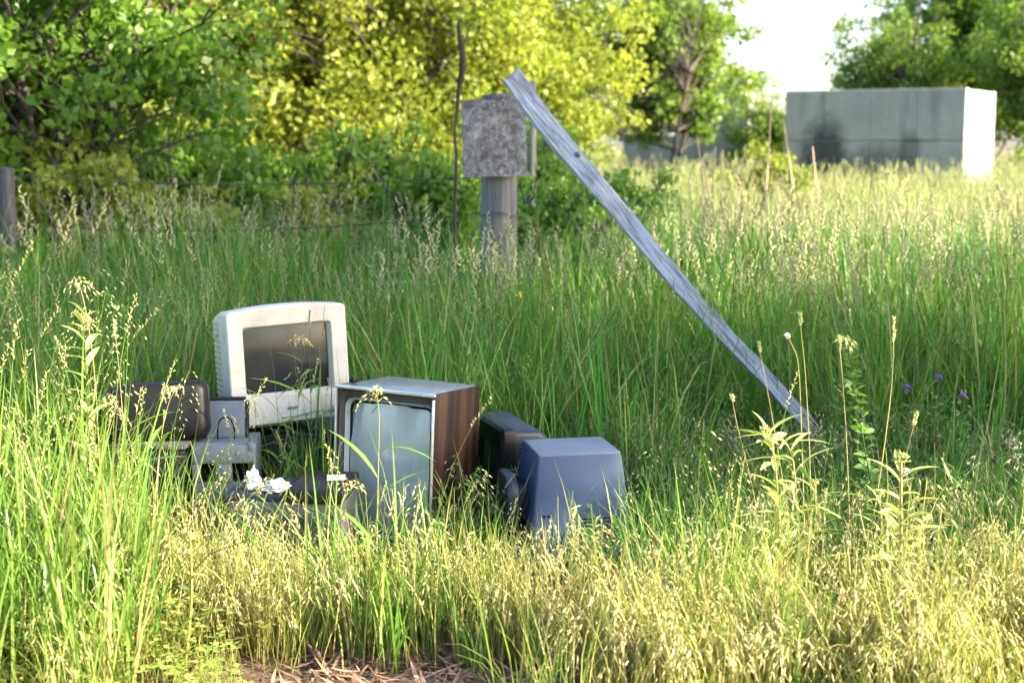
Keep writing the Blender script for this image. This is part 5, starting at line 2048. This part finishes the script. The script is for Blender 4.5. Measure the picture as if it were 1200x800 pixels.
plant('grass_stalk', 'thin upright stalk crossing the right of the white monitor screen', 'grass stalk', 4.6, [(366, 560), (365, 480), (364, 420), (366, 362)], 0.0012, 'narrow_green', 6, 0.2, (0.1, 0.5), 'spike', 0.12, 'seed_pale', smat='weed_green', group=GS)
plant('leafy_weed', 'tall sunlit weed with upright leaves at the far left', 'weed', 4.25, [(106, 640), (104, 540), (103, 440), (100, 360)], 0.003, 'pale', 26, 0.10, (0.25, 1.0), 'panicle', 0.12, 'seed_gold', smat='weed_green', group=GW)
plant('grass_stalk', 'arching seed stalk beside the tall sunlit weed at far left', 'grass stalk', 4.2, [(118, 640), (116, 520), (110, 420), (98, 345), (88, 325)], 0.0018, 'narrow_green', 5, 0.22, (0.1, 0.6), 'panicle', 0.2, 'seed_gold', group=GS)
plant('grass_stalk', 'seed stalk leaning across the rounded black casing', 'grass stalk', 4.15, [(176, 640), (166, 570), (150, 500), (135, 460)], 0.002, 'narrow_green', 5, 0.22, (0.1, 0.6), 'panicle', 0.25, 'seed_gold', group=GS)
plant('grass_stalk', 'bowed seed stalk before the right half of the black casing', 'grass stalk', 4.15, [(182, 640), (184, 560), (190, 500), (200, 462), (214, 452)], 0.0018, 'narrow_green', 4, 0.2, (0.1, 0.6), 'panicle', 0.2, 'seed_gold', group=GS)
plant('grass_stalk', 'tall blade stalk in front of the left end of the black casing', 'grass stalk', 4.1, [(152, 640), (148, 540), (142, 450), (136, 375)], 0.0018, 'narrow_green', 5, 0.24, (0.1, 0.6), 'spike', 0.1, 'seed_gold', group=GS)
plant('dry_weed', 'thick pale dry weed stem rising from the bottom edge left of the bare soil', 'weed', 3.50, [(214, 812), (220, 760), (228, 690), (229, 622)], 0.0062, 'pale', 7, 0.05, (0.3, 0.95), 'tuft', 0.010, 'weed_pale', smat='weed_pale', group=GW)

# tufts on the bare soil
GT = 'grass tufts growing on the bare soil'


def tuft(label, px, py, n, h, w):
    Y = 1.36 / math.tan(R(PITCH) + math.atan((py - 400) / F_PX))
    p = at(px, py, Y)
    g = GB()
    for i in range(n):
        a = rnd.uniform(0, 6.28)
        g.blade((rnd.gauss(0, 0.018), rnd.gauss(0, 0.018), -0.01), a, h * rnd.uniform(0.5, 1.1), abs(rnd.gauss(0.1, 0.16)), rnd.uniform(0.1, 0.9), w * rnd.uniform(0.7, 1.2), 6, twist=rnd.uniform(-1, 1))
    o = link('grass_tuft', g.mesh('grass_tuft', [M['grass_lush']]), None, None, (p.x, p.y, ground_z(p.x, p.y)))
    tag(o, label, 'grass tuft', GT)


tuft('tall grass tuft on bare soil under the television', 462, 786, 16, 0.40, 0.008)
tuft('grass tuft on bare soil right of the tall one', 505, 775, 14, 0.30, 0.007)
tuft('small grass tuft on bare soil in front of the printer', 345, 770, 14, 0.15, 0.006)
tuft('arching pale grass tuft beside the bare soil', 418, 770, 12, 0.16, 0.006)
tuft('grass tuft at the right end of the bare soil', 560, 790, 14, 0.26, 0.007)

# clover flowers in the shade, yellow flowers by the post, dry stalks in the field
GC = 'clover flowers in the shaded grass'
for lab, px, py, m, r in (('purple clover flower left of its twin at right', 1067, 457, 'flower_purple', 0.013), ('purple clover flower right of its twin at right', 1100, 443, 'flower_purple', 0.014),
                          ('faded purple clover flower furthest right', 1126, 462, 'flower_purple', 0.011), ('lowest purple clover flower, near the white flowered weed', 1117, 588, 'flower_purple', 0.010),
                          ('brown faded clover flower below the purple pair', 1095, 518, 'flower_rust', 0.013), ('brown faded clover flower near the right edge', 1156, 537, 'flower_rust', 0.013),
                          ('brown faded clover flower lowest of the three', 1138, 541, 'flower_rust', 0.011)):
    plant('clover_flower', lab, 'flower', 4.9, [(px + 6, py + 130), (px + 4, py + 70), (px + 1, py + 25), (px, py)], 0.0014, 'clover', 5, 0.05, (0.2, 0.8), 'tuft', r * 0.75, m, smat='weed_green', group=GC)
plant('yellow_flower', 'upper yellow flower at the foot of the panel post', 'flower', 7.4, [(603, 420), (604, 390), (606, 360), (607, 346)], 0.002, 'green', 10, 0.06, (0.2, 0.9), 'tuft', 0.014, 'flower_yellow', smat='weed_green', group='yellow flowers by the post')
plant('yellow_flower', 'lower yellow flower at the foot of the panel post', 'flower', 7.2, [(604, 430), (605, 410), (606, 380), (605, 347)], 0.002, 'green', 10, 0.06, (0.2, 0.9), 'ball', 0.018, 'flower_yellow', smat='weed_green', group='yellow flowers by the post') if False else None
GD = 'dry stalks standing in the sunlit field'
for lab, top, bot in (('dry stalk furthest left in the sunlit field', (817, 162), (836, 290)), ('dry stalk second from left in the sunlit field', (822, 186), (838, 290)), ('dry stalk third from left in the sunlit field', (838, 172), (836, 290)),
                      ('dry stalk fourth from left in the sunlit field', (846, 176), (850, 290)), ('slanting dry stalk fifth from left in the field', (872, 170), (856, 290)),
                      ('tallest dry stalk, before the pale shrub', (906, 112), (892, 290)), ('dry stalk against the left edge of the tank', (918, 140), (934, 290)), ('short dry stalk against the dark stain of the tank', (952, 172), (958, 290))):
    mid = ((top[0] * 0.45 + bot[0] * 0.55 + rnd.uniform(-3, 3)), (top[1] + bot[1]) / 2)
    plant('dry_stalk', lab, 'dry stalk', 12.5, [(bot[0], bot[1] + 30), bot, mid, top], 0.013, 'narrow', 3, 0.12, (0.3, 0.8), None, smat='stalk_dry', group=GD)
plant('seed_plume', 'pale feathery seed plume at the right edge in the shade', 'grass plume', 4.6, [(1150, 620), (1158, 560), (1168, 520), (1186, 512)], 0.0012, None, 0, 0, (0, 1), 'panicle', 0.3, 'seed_pale', smat='weed_green')
